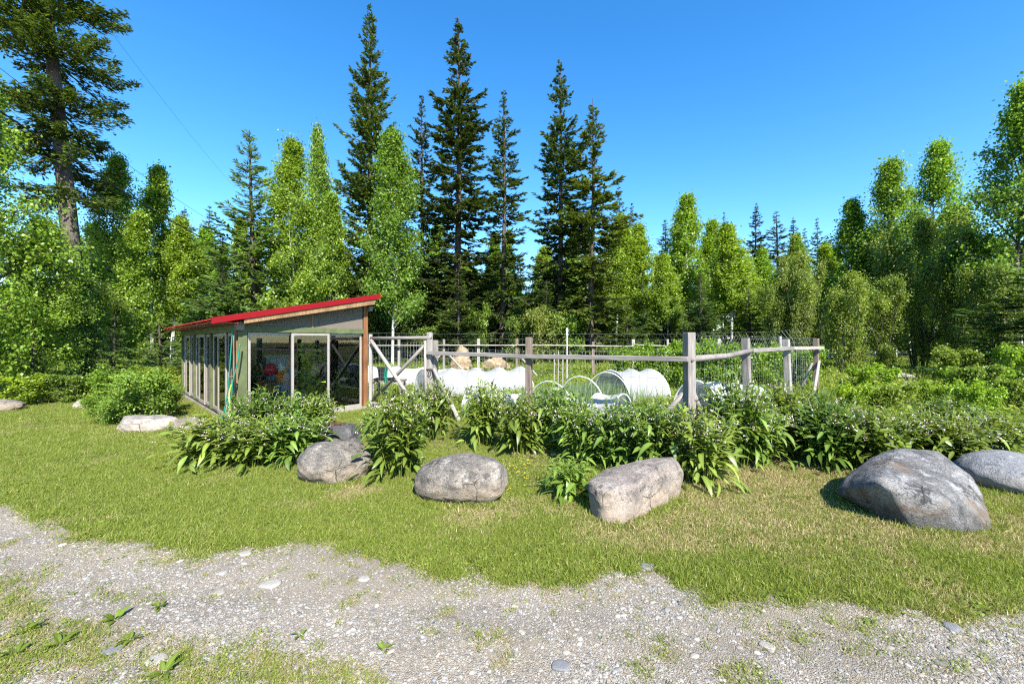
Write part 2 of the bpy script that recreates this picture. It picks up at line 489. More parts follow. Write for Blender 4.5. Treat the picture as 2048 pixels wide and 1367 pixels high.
# ------------------------------------------------------------------ noise for layout
_T = rng.random((256, 256))
def vnoise(x, y, s=0):
    x = np.asarray(x, float) + s * 17.3; y = np.asarray(y, float) + s * 9.7
    xi = np.floor(x).astype(int); yi = np.floor(y).astype(int)
    fx = x - xi; fy = y - yi
    fx = fx * fx * (3 - 2 * fx); fy = fy * fy * (3 - 2 * fy)
    g = lambda i, j: _T[i & 255, j & 255]
    return (g(xi, yi) * (1 - fx) + g(xi + 1, yi) * fx) * (1 - fy) + (g(xi, yi + 1) * (1 - fx) + g(xi + 1, yi + 1) * fx) * fy
def fbm(x, y, s=0):
    return (vnoise(x, y, s) + 0.5 * vnoise(x * 2.1, y * 2.1, s + 1) + 0.25 * vnoise(x * 4.3, y * 4.3, s + 2)) / 1.75

# ------------------------------------------------------------------ ground and driveway
gm = MB().add([(-900, -400, 0), (900, -400, 0), (900, 1400, 0), (-900, 1400, 0)], [(0, 1, 2, 3)]).mesh('ground')
setp(link('ground', gm, M['ground']), kind='structure')

EDGE = [(-700, 975), (-200, 980), (0, 996), (60, 1022), (120, 1052), (230, 1070), (340, 1086), (430, 1096), (500, 1082), (600, 1076), (700, 1086), (770, 1106),
        (830, 1134), (930, 1142), (1000, 1148), (1095, 1152), (1160, 1140), (1230, 1134), (1320, 1138), (1400, 1150), (1470, 1166), (1560, 1186),
        (1640, 1180), (1720, 1194), (1800, 1204), (1880, 1202), (1960, 1192), (2048, 1186), (2300, 1195), (2900, 1230)]
EX = np.array([e[0] for e in EDGE], float); EYp = np.array([e[1] for e in EDGE], float)
def edgeY(X, Y):                   # distance Y of the lawn edge in the direction of (X, Y)
    px = CX + FPX * X / np.maximum(Y, 0.4)
    return EYE * FPX / (np.interp(px, EX, EYp) - CY)
def drive_depth(X, Y):             # > 0 on the gravel
    return edgeY(X, Y) - Y + (fbm(X * 2.2, Y * 2.2, 3) - 0.5) * 0.4 + (fbm(X * 9, Y * 9, 6) - 0.5) * 0.5
pts = []
for i in range(140):
    px = -700 + 3600 * i / 139
    py = np.interp(px, EX, EYp)
    g = gnd(px, py)
    k = 1 + (float(vnoise(i * 0.9, 0.5, 5)) - 0.5) * 0.05
    pts.append((g.x * k, g.y * k, 0.004))
x0, x1 = pts[0][0], pts[-1][0]
dv = [(x0 - 6, pts[0][1], 0.004)] + pts + [(x1 + 8, pts[-1][1], 0.004), (x1 + 8, -9, 0.004), (x0 - 6, -9, 0.004)]
bm = bmesh.new()
bm.faces.new([bm.verts.new(v) for v in dv])
bmesh.ops.triangulate(bm, faces=bm.faces[:])
dm = bpy.data.meshes.new('driveway'); bm.to_mesh(dm); bm.free()
if dm.polygons[0].normal.z < 0: dm.flip_normals()
setp(link('gravel_driveway', dm, M['gravel']), kind='structure')

# ------------------------------------------------------------------ leaf masses
def norm(a): return a / np.maximum(np.linalg.norm(a, axis=-1, keepdims=True), 1e-9)
def rhombs(P, D, S, L, W, mid=0.45, fold=None):
    """one quad leaf per point: base P, direction D, side S"""
    L = np.broadcast_to(np.asarray(L, float), (len(P),))[:, None]; W = np.broadcast_to(np.asarray(W, float), (len(P),))[:, None]
    n = np.cross(D, S)
    m = P + D * L * mid
    f = 0 if fold is None else n * W * fold
    V = np.stack([P, m + S * W * 0.5 + f, P + D * L, m - S * W * 0.5 + f], 1).reshape(-1, 3)
    Q = np.arange(len(P) * 4).reshape(-1, 4)
    return V, Q
def randdir(r, n):
    return norm(r.normal(size=(n, 3)))

def sticks(A, B, ra, rb):
    """three-sided tapered prisms from A to B"""
    A = np.asarray(A, float); B = np.asarray(B, float)
    d = norm(B - A)
    s = norm(np.cross(d, np.array([0.13, 0.31, 0.94])))
    t = np.cross(d, s)
    V = []
    for k in range(3):
        a = 2 * math.pi * k / 3
        o = s * math.cos(a) + t * math.sin(a)
        V.append(A + o * np.reshape(ra, (-1, 1))); V.append(B + o * np.reshape(rb, (-1, 1)))
    V = np.stack(V, 1)
    n = len(A)
    b = (np.arange(n) * 6)[:, None]
    Q = np.concatenate([b + np.array([[0, 2, 3, 1]]), b + np.array([[2, 4, 5, 3]]), b + np.array([[4, 0, 1, 5]])])
    return V.reshape(-1, 3), Q

def join(parts):
    V, Q, o = [], [], 0
    for v, q in parts:
        V.append(v); Q.append(q + o); o += len(v)
    return np.concatenate(V), np.concatenate(Q)

def trunkgeo(path, rad, n=9):
    b = MB().tube(path, rad, n, cap=False)
    return np.array(b.v), np.array(b.f)

def conifer(seed, H, R, z0, nb=460, droop=0.25, up=0.5, p=0.85, sl=0.42, sw=0.13, per=9.0, irregular=0.35, trunk_r=0.22, bend=0.1, dead=0, tone_hi=0.9, lean=(0, 0), puff=0.015):
    r = np.random.default_rng(seed)
    nz = 14
    ph = r.random() * 6
    zc = np.linspace(0, H, nz)
    off = np.stack([bend * np.sin(zc / H * 4 + ph) - bend * math.sin(ph) + lean[0] * zc / H, bend * np.cos(zc / H * 3 + ph) - bend * math.cos(ph) + lean[1] * zc / H], 1)
    tr = trunkgeo([(off[i, 0], off[i, 1], zc[i] - (0.1 if i == 0 else 0)) for i in range(nz)], [trunk_r * (1 - zc[i] / H) ** 0.8 + 0.012 for i in range(nz)])
    LV, LT, ST = [], [], []
    nwh = max(8, nb // 10)
    wh = np.sort((np.arange(nwh) + r.uniform(-0.3, 0.3, nwh)) / nwh)
    wlen = r.uniform(0.6, 1.2, nwh)
    for k in range(nb):
        w_ = k % nwh
        t = float(np.clip(wh[w_] + r.normal(0, 0.16) / nwh, 0, 0.995))
        z = z0 + (H - z0) * t
        env = min((1 - t) ** p, (1 - t) * 1.75) * (0.78 + irregular * 1.2 * (float(vnoise(z * 0.55, seed, 2)) - 0.35)) + 0.025
        if wlen[w_] < 0.72 and r.random() < 0.45: continue
        L = max(0.1, R * env * wlen[w_] * r.uniform(0.55, 1.15))
        az = r.uniform(0, 2 * math.pi)
        c0 = np.array([np.interp(z, zc, off[:, 0]), np.interp(z, zc, off[:, 1]), z])
        sl0 = -droop + (up + droop) * t ** 1.6 + r.normal(0, 0.09)
        h = np.array([math.cos(az), math.sin(az), 0.0])
        m = int(6 + L * per)
        s = np.sqrt(r.random(m)) * 0.97 + 0.03
        rr = s * L
        P = c0 + h * rr[:, None]
        P[:, 2] += sl0 * rr + 0.16 * L * s ** 3 - 0.10 * L * np.sin(s * 3.1)
        P += r.normal(0, puff, (m, 3)) * (0.4 + 1.4 * np.sin(s * 3.0))[:, None] * L ** 0.5
        side = r.choice([-1.0, 1.0], m)
        ang = r.uniform(0.1, 1.0, m) * side
        D = np.stack([math.cos(az) * np.cos(ang) - math.sin(az) * np.sin(ang), math.sin(az) * np.cos(ang) + math.cos(az) * np.sin(ang), r.normal(-0.18 + 0.45 * t, 0.28, m)], 1)
        D = norm(D)
        ll = sl * r.uniform(0.6, 1.3, m) * (1.15 - 0.5 * s) * (0.38 + 0.75 * min(1, L / 1.2))
        S = norm(np.cross(D, norm(np.stack([r.normal(0, 0.5, m), r.normal(0, 0.5, m), np.ones(m)], 1))))
        v, q = rhombs(P, D, S, ll, sw * ll / sl * r.uniform(0.7, 1.3, m), 0.5, r.uniform(-0.3, 0.3, (m, 1)))
        LV.append(v)
        tb = r.normal(0, 0.14)
        LT.append(np.repeat(np.clip(0.42 + tb + 0.32 * (s - 0.5) + r.normal(0, 0.16, m), 0, 1) * tone_hi, 4))
        tip = c0 + h * L * 0.92; tip[2] += sl0 * L * 0.92 + 0.1 * L
        midp = c0 + h * L * 0.5; midp[2] += sl0 * L * 0.5 - 0.1 * L
        ST.append((c0, midp, tip, 0.012 + 0.012 * L))
    for k in range(dead):
        z = r.uniform(0.4, z0 + (H - z0) * 0.22); az = r.uniform(0, 6.28); L = r.uniform(0.5, 1.0) * R * 0.75
        c0 = np.array([np.interp(z, zc, off[:, 0]), np.interp(z, zc, off[:, 1]), z])
        ST.append((c0, c0 + np.array([math.cos(az), math.sin(az), -0.25]) * L * 0.5, c0 + np.array([math.cos(az), math.sin(az), -0.55]) * L, 0.014))
    A = np.array([x[0] for x in ST]); B = np.array([x[1] for x in ST]); C = np.array([x[2] for x in ST]); W = np.array([x[3] for x in ST])
    wood = join([tr, sticks(A, B, W, W * 0.6), sticks(B, C, W * 0.6, W * 0.15)])
    V = np.concatenate(LV)
    return fastmesh('trunk', *wood, smooth=True), fastmesh('crown', V, np.arange(len(V)).reshape(-1, 4), tone=np.concatenate(LT))

def broadleaf(seed, H, R, z0, nprim=38, nleaf=11000, ll=0.13, lw=0.11, up=0.75, trunk_r=0.09, stems=1, spread=0.0, sig=0.17, twigs=5, bend=0.25, prof=(0.12, 0.86), lean=0.0):
    r = np.random.default_rng(seed)
    woods, P_, T_, O_ = [], [], [], []
    for st in range(stems):
        a0 = r.uniform(0, 6.28) if stems > 1 else 0
        b0 = np.array([math.cos(a0), math.sin(a0)]) * (spread * 0.15 * r.random() if stems > 1 else 0)
        out = np.array([math.cos(a0), math.sin(a0)]) * (spread * r.uniform(0.25, 1.0) if stems > 1 else 0)
        Hs = H * (r.uniform(0.72, 1.0) if stems > 1 else 1)
        nz = 10; zc = np.linspace(0, Hs, nz); ph = r.random() * 6
        tt = zc / Hs
        off = np.stack([b0[0] + out[0] * tt ** 0.8 + bend * (np.sin(tt * 4 + ph) - math.sin(ph)) * tt + lean * tt, b0[1] + out[1] * tt ** 0.8 + bend * (np.cos(tt * 3.3 + ph) - math.cos(ph)) * tt], 1)
        woods.append(trunkgeo([(off[i, 0], off[i, 1], zc[i] - (0.1 if i == 0 else 0)) for i in range(nz)], [trunk_r * (1 - tt[i] * 0.92) for i in range(nz)], 7))
        np_ = max(6, nprim // stems); nl = nleaf // stems
        A, B, W = [], [], []
        tw = []
        for k in range(np_):
            t = r.random() if k > 2 else 0.97
            z = z0 + (Hs - z0) * t
            L = R * (1 / max(1, stems) ** 0.4) * math.sin(math.pi * (prof[0] + (prof[1] - prof[0]) * t)) ** 0.8 * r.uniform(0.6, 1.15) + 0.15
            az = r.uniform(0, 6.28)
            el = up * r.uniform(0.6, 1.25)
            c = np.array([np.interp(z, zc, off[:, 0]), np.interp(z, zc, off[:, 1]), z])
            d = np.array([math.cos(az) * math.cos(el), math.sin(az) * math.cos(el), math.sin(el)])
            Lb = L / max(0.35, math.cos(el)) * 0.8
            Lb *= min(1.0, max(0.12, (H * 1.04 - c[2]) / max(1e-3, d[2] * Lb))) * r.uniform(0.75, 1.0)
            e = c + d * Lb
            tz = min(1.0, max(0.0, (e[2] - z0) / max(0.1, Hs - z0)))
            cx_ = np.array([np.interp(min(e[2], Hs), zc, off[:, 0]), np.interp(min(e[2], Hs), zc, off[:, 1])])
            lat = e[:2] - cx_; ll_ = np.linalg.norm(lat); al = R * (1.45 * r.uniform(0.6, 1.3) * (1.02 - tz) ** 0.95) / max(1, stems) ** 0.2
            if ll_ > al: e[:2] = cx_ + lat * al / ll_
            A.append(c); B.append(e); W.append(0.008 + 0.012 * Lb)
            for j in range(twigs):
                s = 0.3 + 0.7 * (j + r.random()) / twigs
                b = c + (e - c) * s
                dd = norm(d + r.normal(0, 0.6, 3) + np.array([0, 0, -0.1]))
                e2 = b + dd * Lb * r.uniform(0.16, 0.42)
                A.append(b); B.append(e2); W.append(0.007)
                tw.append((b, e2))
        A = np.array(A); B = np.array(B); W = np.array(W)
        woods.append(sticks(A, B, W, W * 0.3))
        tb = np.array([x[0] for x in tw]); te = np.array([x[1] for x in tw])
        k = r.integers(0, len(tw), nl)
        s = r.random(nl) ** 0.7
        clump = r.normal(0, 1, (len(tw), 3)) * 0.3
        P = tb[k] + (te - tb)[k] * s[:, None] + r.normal(0, sig, (nl, 3)) * (0.5 + 0.7 * r.random((nl, 1)))
        ctone = r.normal(0, 0.13, len(tw))
        P_.append(P); T_.append(np.clip(0.45 + ctone[k] + r.normal(0, 0.2, nl), 0, 1))
    P = np.concatenate(P_); P[:, 2] = np.maximum(P[:, 2], 0.05)
    n = len(P)
    nrm = norm(r.normal(0, 0.75, (n, 3)) + np.array([0.0, 0, 0.55]) + norm(P - np.array([0, 0, H * 0.5])) * 0.35)
    D = norm(np.cross(nrm, randdir(r, n)) + np.array([0, 0, -0.25]))
    S = norm(np.cross(nrm, D))
    V, Q = rhombs(P, D, S, ll * r.uniform(0.65, 1.3, n), lw * r.uniform(0.7, 1.25, n), 0.42, r.uniform(0.0, 0.25, (n, 1)))
    return fastmesh('trunk', *join(woods), smooth=True), fastmesh('crown', V, Q, tone=np.repeat(np.concatenate(T_), 4))

PRO = {}
def proto(key, meshes, H, R, mw, ml):
    w, l = meshes
    w.materials.append(M[mw]); l.materials.append(M[ml])
    PRO[key] = (w, l, H, R)
proto('fir', conifer(11, 25, 4.0, 1.6, nb=640, droop=0.05, up=0.8, p=0.8, sl=0.40, sw=0.15, per=22, irregular=0.35, trunk_r=0.28, dead=14), 25, 3.3, 'barkdark', 'spruce')
proto('spruce_full', conifer(12, 25, 3.1, 1.8, nb=520, droop=0.42, up=0.45, p=0.62, sl=0.40, sw=0.15, per=24, irregular=0.6, trunk_r=0.24, dead=30), 25, 2.6, 'barkdark', 'spruce')
proto('spruce_narrow', conifer(13, 20, 2.2, 1.6, nb=420, droop=0.42, up=0.4, p=0.62, sl=0.36, sw=0.13, per=24, irregular=0.5, trunk_r=0.19, dead=34), 20, 1.85, 'barkdark', 'spruce')
proto('spruce_loose', conifer(14, 18, 2.6, 1.2, nb=400, droop=0.5, up=0.3, p=0.6, sl=0.40, sw=0.14, per=24, irregular=0.65, trunk_r=0.18, dead=36), 18, 2.2, 'barkdark', 'spruce')
proto('young', conifer(15, 5, 1.5, 0.15, nb=200, droop=0.12, up=0.6, p=0.85, sl=0.24, sw=0.07, per=34, irregular=0.4, trunk_r=0.06, bend=0.03, tone_hi=1.05), 5, 1.3, 'barkdark', 'young')
proto('young_tall', conifer(16, 12, 2.8, 0.6, nb=340, droop=0.22, up=0.55, p=0.85, sl=0.34, sw=0.095, per=30, irregular=0.5, trunk_r=0.12, bend=0.06), 12, 2.35, 'barkdark', 'young')
proto('aspen', broadleaf(21, 10, 1.35, 3.5, nprim=96, nleaf=20000, ll=0.12, lw=0.1, trunk_r=0.1, sig=0.17, prof=(0.36, 0.99), up=0.7), 10, 1.7, 'birch', 'aspen')
proto('aspen_low', broadleaf(22, 9, 1.5, 0.9, nprim=100, nleaf=21000, ll=0.115, lw=0.095, trunk_r=0.06, sig=0.17, up=0.7, prof=(0.4, 0.99)), 9, 1.8, 'birch', 'aspen')
proto('birch', broadleaf(23, 12, 2.0, 2.2, nprim=96, nleaf=32000, ll=0.125, lw=0.1, trunk_r=0.09, sig=0.22, up=0.8, twigs=6, prof=(0.34, 0.99)), 12, 2.2, 'birch', 'aspen')
proto('poplar', broadleaf(24, 12, 2.2, 2.5, nprim=110, nleaf=26000, ll=0.12, lw=0.1, trunk_r=0.1, sig=0.2, up=0.85, twigs=6, prof=(0.32, 0.99)), 12, 2.4, 'barkfir', 'cotton')
proto('cottonwood', broadleaf(25, 8.5, 2.2, 0.8, nprim=90, nleaf=40000, ll=0.09, lw=0.072, trunk_r=0.1, sig=0.2, up=0.7, twigs=6, prof=(0.26, 0.97)), 8.5, 2.4, 'barkdark', 'cotton')
proto('willow', broadleaf(26, 5, 2.0, 0.4, nprim=84, nleaf=20000, ll=0.11, lw=0.05, trunk_r=0.035, stems=9, spread=1.3, sig=0.17, up=0.85), 5, 2.2, 'barkdark', 'willow')
proto('shrub', broadleaf(27, 2.0, 1.0, 0.1, nprim=70, nleaf=9000, ll=0.085, lw=0.06, trunk_r=0.015, stems=9, spread=0.7, sig=0.11, up=0.75, bend=0.08), 2.0, 1.1, 'barkdark', 'willow')
proto('shrub_b', broadleaf(28, 1.8, 1.1, 0.15, nprim=70, nleaf=6500, ll=0.1, lw=0.075, trunk_r=0.015, stems=10, spread=0.9, sig=0.1, up=0.65, bend=0.08), 1.8, 1.15, 'barkdark', 'aspen')
proto('lowbush', broadleaf(29, 1.0, 1.0, 0.05, nprim=90, nleaf=12000, ll=0.05, lw=0.035, trunk_r=0.01, stems=12, spread=0.8, sig=0.09, up=0.55, bend=0.05), 1.0, 1.1, 'barkdark', 'willow')

NAMES = {'fir': 'fir_tree', 'spruce_full': 'spruce_tree', 'spruce_narrow': 'spruce_tree', 'spruce_loose': 'spruce_tree', 'young': 'young_spruce', 'young_tall': 'young_spruce',
         'aspen': 'aspen_tree', 'aspen_low': 'aspen_tree', 'birch': 'birch_tree', 'poplar': 'poplar_tree', 'cottonwood': 'cottonwood_tree', 'willow': 'willow_bush', 'shrub': 'shrub', 'shrub_b': 'shrub', 'lowbush': 'shrub'}
trnd = random.Random(3)
def plant(key, X, Y, Ht, R, label, group=None, tint=None, cat=None, name=None):
    w, l, H0, R0 = PRO[key]
    cat = cat or ('shrub' if key in ('willow', 'shrub', 'shrub_b', 'lowbush') else 'tree')
    root = empty(name or NAMES[key], (X, Y, 0), label, cat, group, trnd.uniform(0, 6.28))
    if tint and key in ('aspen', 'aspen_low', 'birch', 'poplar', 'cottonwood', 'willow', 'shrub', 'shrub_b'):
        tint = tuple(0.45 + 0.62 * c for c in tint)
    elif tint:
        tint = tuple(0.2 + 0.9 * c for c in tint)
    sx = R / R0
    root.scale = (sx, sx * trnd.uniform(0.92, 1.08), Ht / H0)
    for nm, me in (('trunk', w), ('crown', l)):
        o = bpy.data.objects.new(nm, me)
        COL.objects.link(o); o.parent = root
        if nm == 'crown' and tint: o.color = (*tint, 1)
    return root
def ptree(key, px, top, Y, wpx, label, group=None, tint=None, **k):
    return plant(key, at(px, Y), Y, zat(top, Y), wpx * 0.5 * Y / FPX, label, group, tint, **k)

# tall conifers
DK = (0.62, 0.62, 0.6); MD = (0.85, 0.87, 0.85); OL = (1.0, 0.95, 0.75); BL = (0.62, 0.75, 0.8)
for a in [
    ('fir', 737, 12, 29, 190, 'tallest green fir directly behind the red greenhouse roof, its tip near the picture top', None, (1.1, 1.12, 1.1)),
    ('spruce_full', 912, 33, 31, 178, 'tall dark ragged spruce, second highest, just right of the tallest fir', None, DK),
    ('spruce_narrow', 848, 188, 35, 110, 'dark shorter spruce squeezed between the two tallest conifers', None, DK),
    ('spruce_narrow', 1003, 180, 29, 122, 'narrow spruce with long bare lower trunk, right of the tall dark ragged spruce', None, MD),
    ('spruce_full', 1118, 116, 30, 150, 'tall bluish spruce standing close left of the olive drooping spruce', None, (0.8, 0.9, 0.9)),
    ('spruce_loose', 1180, 198, 27, 160, 'olive spruce with drooping boughs, rightmost of the tall conifer group', None, (1.35, 1.25, 0.9)),
    ('spruce_narrow', 1237, 372, 42, 70, 'small dark spruce tip just right of the tall conifer group', None, MD),
    ('spruce_narrow', 1266, 404, 46, 62, 'dark rounded spruce tip beside the first small spruce tip', None, DK),
    ('spruce_narrow', 1333, 438, 44, 75, 'lone pointed dark spruce rising above pale aspens left of centre right', None, BL),
    ('spruce_narrow', 1450, 422, 46, 40, 'thin spindly spruce top above the bright aspen clump', None, BL),
    ('spruce_full', 1513, 402, 38, 85, 'dark shaggy spruce, highest of the right-hand distant conifers', None, DK),
    ('spruce_narrow', 1552, 422, 42, 85, 'dense dark spruce second in the right-hand conifer row', None, MD),
    ('spruce_full', 1584, 432, 43, 70, 'dark spruce third in the right-hand conifer row', None, DK),
    ('spruce_narrow', 1632, 435, 46, 55, 'small bluish spruce tip at the right end of the conifer row', None, BL),
    ('spruce_narrow', 1610, 455, 47, 50, 'lowest bluish spruce tip between the last two of the conifer row', None, BL),
    ('spruce_loose', 372, 412, 40, 85, 'dark open spruce under the power cable at left', None, (0.55, 0.6, 0.62)),
    ('spruce_narrow', 418, 409, 43, 66, 'dark pointed spruce right of the open spruce under the cable', None, (0.5, 0.57, 0.6)),
    ('young_tall', 508, 262, 20.5, 250, 'light green spruce with long drooping tiers behind the low side of the greenhouse', None, (1.05, 1.1, 1.1)),
    ('young_tall', 440, 470, 19, 150, 'pale feathery spruce beside the light tiered spruce, above the roof eave', None, (1.05, 1.15, 1.1)),
    ('young_tall', 2085, 500, 14, 330, 'deep green spruce with layered boughs at the right edge of the picture', None, (0.6, 0.72, 0.75)),
    ('young', 225, 628, 14.5, 135, 'young light green spruce on the left behind the low bushes', None, (1.1, 1.15, 1.0)),
    ('young', 322, 640, 16.5, 130, 'young spruce close to the far left corner of the greenhouse', None, (1.15, 1.15, 0.9)),
    ('young_tall', 1400, 545, 26, 120, 'dark layered young spruce behind the corner fence post', None, (0.7, 0.78, 0.7)),
    ('young_tall', 1500, 575, 27, 110, 'young spruce in front of the bright aspen clump', None, (0.85, 0.9, 0.7)),
    ('young_tall', 1322, 560, 29, 100, 'young spruce between white aspen stems left of the corner post', None, (0.8, 0.85, 0.6)),
    ('young_tall', 1252, 590, 27, 100, 'young spruce at the foot of the olive drooping spruce', None, (0.85, 0.85, 0.6)),
    ('young_tall', 1090, 560, 27, 120, 'dense young spruce under the tall bluish spruce', None, (0.6, 0.66, 0.55)),
    ('young_tall', 915, 545, 26, 150, 'shaggy low spruce under the tall dark ragged spruce', None, (0.62, 0.62, 0.5)),
    ('young_tall', 690, 470, 26, 140, 'dense spruce lower boughs just behind the high side of the greenhouse roof', None, (0.65, 0.7, 0.55)),
]:
    ptree(*a)

# broadleaf trees
YG = (1.15, 1.12, 0.9); GG = (0.8, 0.95, 1.15)
for a in [
    ('cottonwood', -25, 165, 11.5, 330, 'large-leaved cottonwood filling the left edge of the picture', None, (1.0, 1.05, 0.9)),
    ('cottonwood', 70, 450, 12.5, 230, 'bright cottonwood sapling in front of the big leaning fir trunk', None, (1.1, 1.1, 0.95)),
    ('poplar', 222, 318, 18.5, 150, 'poplar with open crown right of the big leaning fir', None, (0.85, 0.92, 0.8)),
    ('aspen', 305, 338, 21, 130, 'aspen with pale top between the big fir and the dark far spruces', None, (0.85, 0.95, 0.85)),
    ('aspen_low', 262, 430, 17.5, 120, 'low leafy aspen at left behind the young spruces', None, (0.95, 1.0, 0.8)),
    ('aspen', 345, 440, 20, 110, 'sunlit aspen above the far end of the greenhouse', None, YG),
    ('aspen_low', 395, 500, 23, 110, 'yellow-green aspen behind the low eave of the greenhouse', None, YG),
    ('birch', 592, 288, 20.5, 150, 'yellow-green birch right of the light tiered spruce', None, (1.0, 1.0, 0.7)),
    ('aspen', 632, 272, 25, 90, 'thin pale aspen spire between the birch and the tallest fir', None, (0.8, 0.95, 0.9)),
    ('aspen_low', 655, 400, 24, 120, 'soft green aspen against the left side of the tallest fir', None, (0.9, 1.0, 0.85)),
    ('birch', 785, 283, 23.5, 165, 'grey-green aspen with white stems right of the greenhouse peak', None, (0.55, 0.72, 0.85)),
    ('aspen', 1232, 440, 33, 95, 'bright aspen right beside the olive drooping spruce', None, YG),
    ('aspen', 1290, 455, 33, 100, 'slim bright aspen in the gap left of the lone pointed spruce', None, YG),
    ('aspen', 1385, 393, 33, 125, 'highest pale aspen of the centre-right clump', None, (0.95, 1.05, 0.9)),
    ('aspen', 1335, 515, 29, 90, 'aspen with thin white trunk left of the corner fence post', None, YG),
    ('aspen', 1425, 445, 34, 100, 'aspen just right of the highest pale aspen', None, (1.0, 1.08, 0.9)),
    ('aspen', 1462, 458, 29.5, 125, 'bright green aspen with a clean white trunk behind the corner post', None, YG),
    ('aspen_low', 1505, 520, 31, 100, 'rounded yellow-green aspen below the dark shaggy spruce', None, YG),
    ('aspen_low', 1650, 500, 32, 100, 'low bright aspen below the right-hand conifer row', None, YG),
    ('aspen', 1685, 412, 29, 115, 'aspen with white trunk left of the broad dark poplar', None, (0.8, 1.0, 0.9)),
    ('poplar', 1765, 335, 27, 165, 'broad dark green poplar right of centre', None, (0.6, 0.75, 0.65)),
    ('poplar', 1868, 295, 27, 165, 'pale-topped poplar between the dark poplar and the edge poplar', None, (0.75, 0.95, 0.75)),
    ('poplar', 2035, 178, 17, 240, 'tall open poplar at the right edge reaching high into the sky', None, (0.6, 0.78, 0.65)),
    ('aspen_low', 1935, 420, 24, 140, 'leafy aspen between the pale-topped poplar and the edge poplar', None, (0.65, 0.8, 0.6)),
    ('aspen_low', 1730, 470, 28, 110, 'small aspen in front of the broad dark poplar', None, (0.8, 0.95, 0.7)),
    ('willow', 1840, 455, 21, 220, 'big olive willow right of centre below the pale-topped poplar', None, (0.85, 0.85, 0.8)),
    ('willow', 1925, 480, 19, 200, 'olive willow between the big willow and the right edge spruce', None, (0.75, 0.78, 0.65)),
    ('willow', 1600, 520, 24, 130, 'thin greyish willow left of the bright rounded bush', None, (1.0, 0.95, 0.95)),
    ('willow', 1695, 560, 17.5, 170, 'bright rounded willow bush just right of the garden fence end', None, (1.15, 1.1, 0.8)),
    ('willow', 1775, 570, 19.5, 160, 'dark leafy willow right of the bright rounded bush', None, (0.8, 0.85, 0.7)),
    ('willow', 1545, 580, 25, 120, 'low willow behind the right end of the garden', None, (0.95, 1.0, 0.8)),
    ('willow', 1985, 545, 16.5, 170, 'shaded willow left of the right edge spruce', None, (0.6, 0.7, 0.6)),
    ('willow', 160, 560, 15.5, 200, 'leafy bush around the foot of the big leaning fir', None, (0.75, 0.85, 0.7)),
    ('willow', 60, 620, 13.5, 170, 'leafy bush left of the foot of the big leaning fir', None, (0.9, 1.0, 0.8)),
]:
    ptree(*a)

# the big leaning fir at left
bw, bl = conifer(31, 24, 2.6, 7.8, nb=250, droop=0.34, up=0.3, p=0.4, sl=0.22, sw=0.075, per=120, irregular=0.8, trunk_r=0.33, bend=0.05, dead=26, lean=(-2.5, 0.0), puff=0.055)
bw.materials.append(M['barkfir']); bl.materials.append(M['spruce'])
root = empty('fir_tree', (at(168, 16), 16, 0), 'huge leaning fir with thick bare grey trunk at left, top out of the picture', 'tree')
link('trunk', bw, None, root, 'local')
bo = link('crown', bl, None, root, 'local'); bo.color = (1.0, 1.05, 0.8, 1)

# filling wood behind: copies that read alike
for i in range(84):
    px = 110 + i * 24 + trnd.uniform(-14, 14)
    Y = trnd.uniform(34.5, 52)
    top = trnd.uniform(465, 545) if px > 1230 else trnd.uniform(440, 540)
    if i % 3 == 0:
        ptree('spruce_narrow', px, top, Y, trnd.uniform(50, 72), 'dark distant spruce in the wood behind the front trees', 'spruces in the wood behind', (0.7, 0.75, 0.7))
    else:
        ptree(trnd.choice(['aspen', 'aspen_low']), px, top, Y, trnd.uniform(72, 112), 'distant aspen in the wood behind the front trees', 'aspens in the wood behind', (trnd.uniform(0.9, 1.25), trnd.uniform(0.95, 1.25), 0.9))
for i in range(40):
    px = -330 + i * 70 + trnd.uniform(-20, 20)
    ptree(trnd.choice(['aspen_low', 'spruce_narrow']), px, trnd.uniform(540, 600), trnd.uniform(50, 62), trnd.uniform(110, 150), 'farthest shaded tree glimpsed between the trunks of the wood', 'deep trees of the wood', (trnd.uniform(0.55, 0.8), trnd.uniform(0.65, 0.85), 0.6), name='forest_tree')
for i in range(34):
    px = 380 + i * 38 + trnd.uniform(-12, 12)
    if min(abs(px - c) for c in (820, 1240, 1335, 1462, 1003)) < 27: continue
    Y = trnd.uniform(24.5, 33)
    ptree(trnd.choice(['shrub', 'shrub_b']), px, trnd.uniform(610, 660), Y, trnd.uniform(75, 115), 'leafy undergrowth bush at the foot of the wood', 'undergrowth bushes along the wood', (trnd.uniform(0.6, 1.0), trnd.uniform(0.7, 1.05), 0.7))
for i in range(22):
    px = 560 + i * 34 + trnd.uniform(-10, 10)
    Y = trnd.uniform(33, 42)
    ptree('aspen_low', px, trnd.uniform(520, 600), Y, trnd.uniform(70, 110), 'shaded aspen sapling deep between the tall conifers', 'saplings between the tall conifers', (trnd.uniform(0.7, 1.0), trnd.uniform(0.8, 1.0), 0.7))

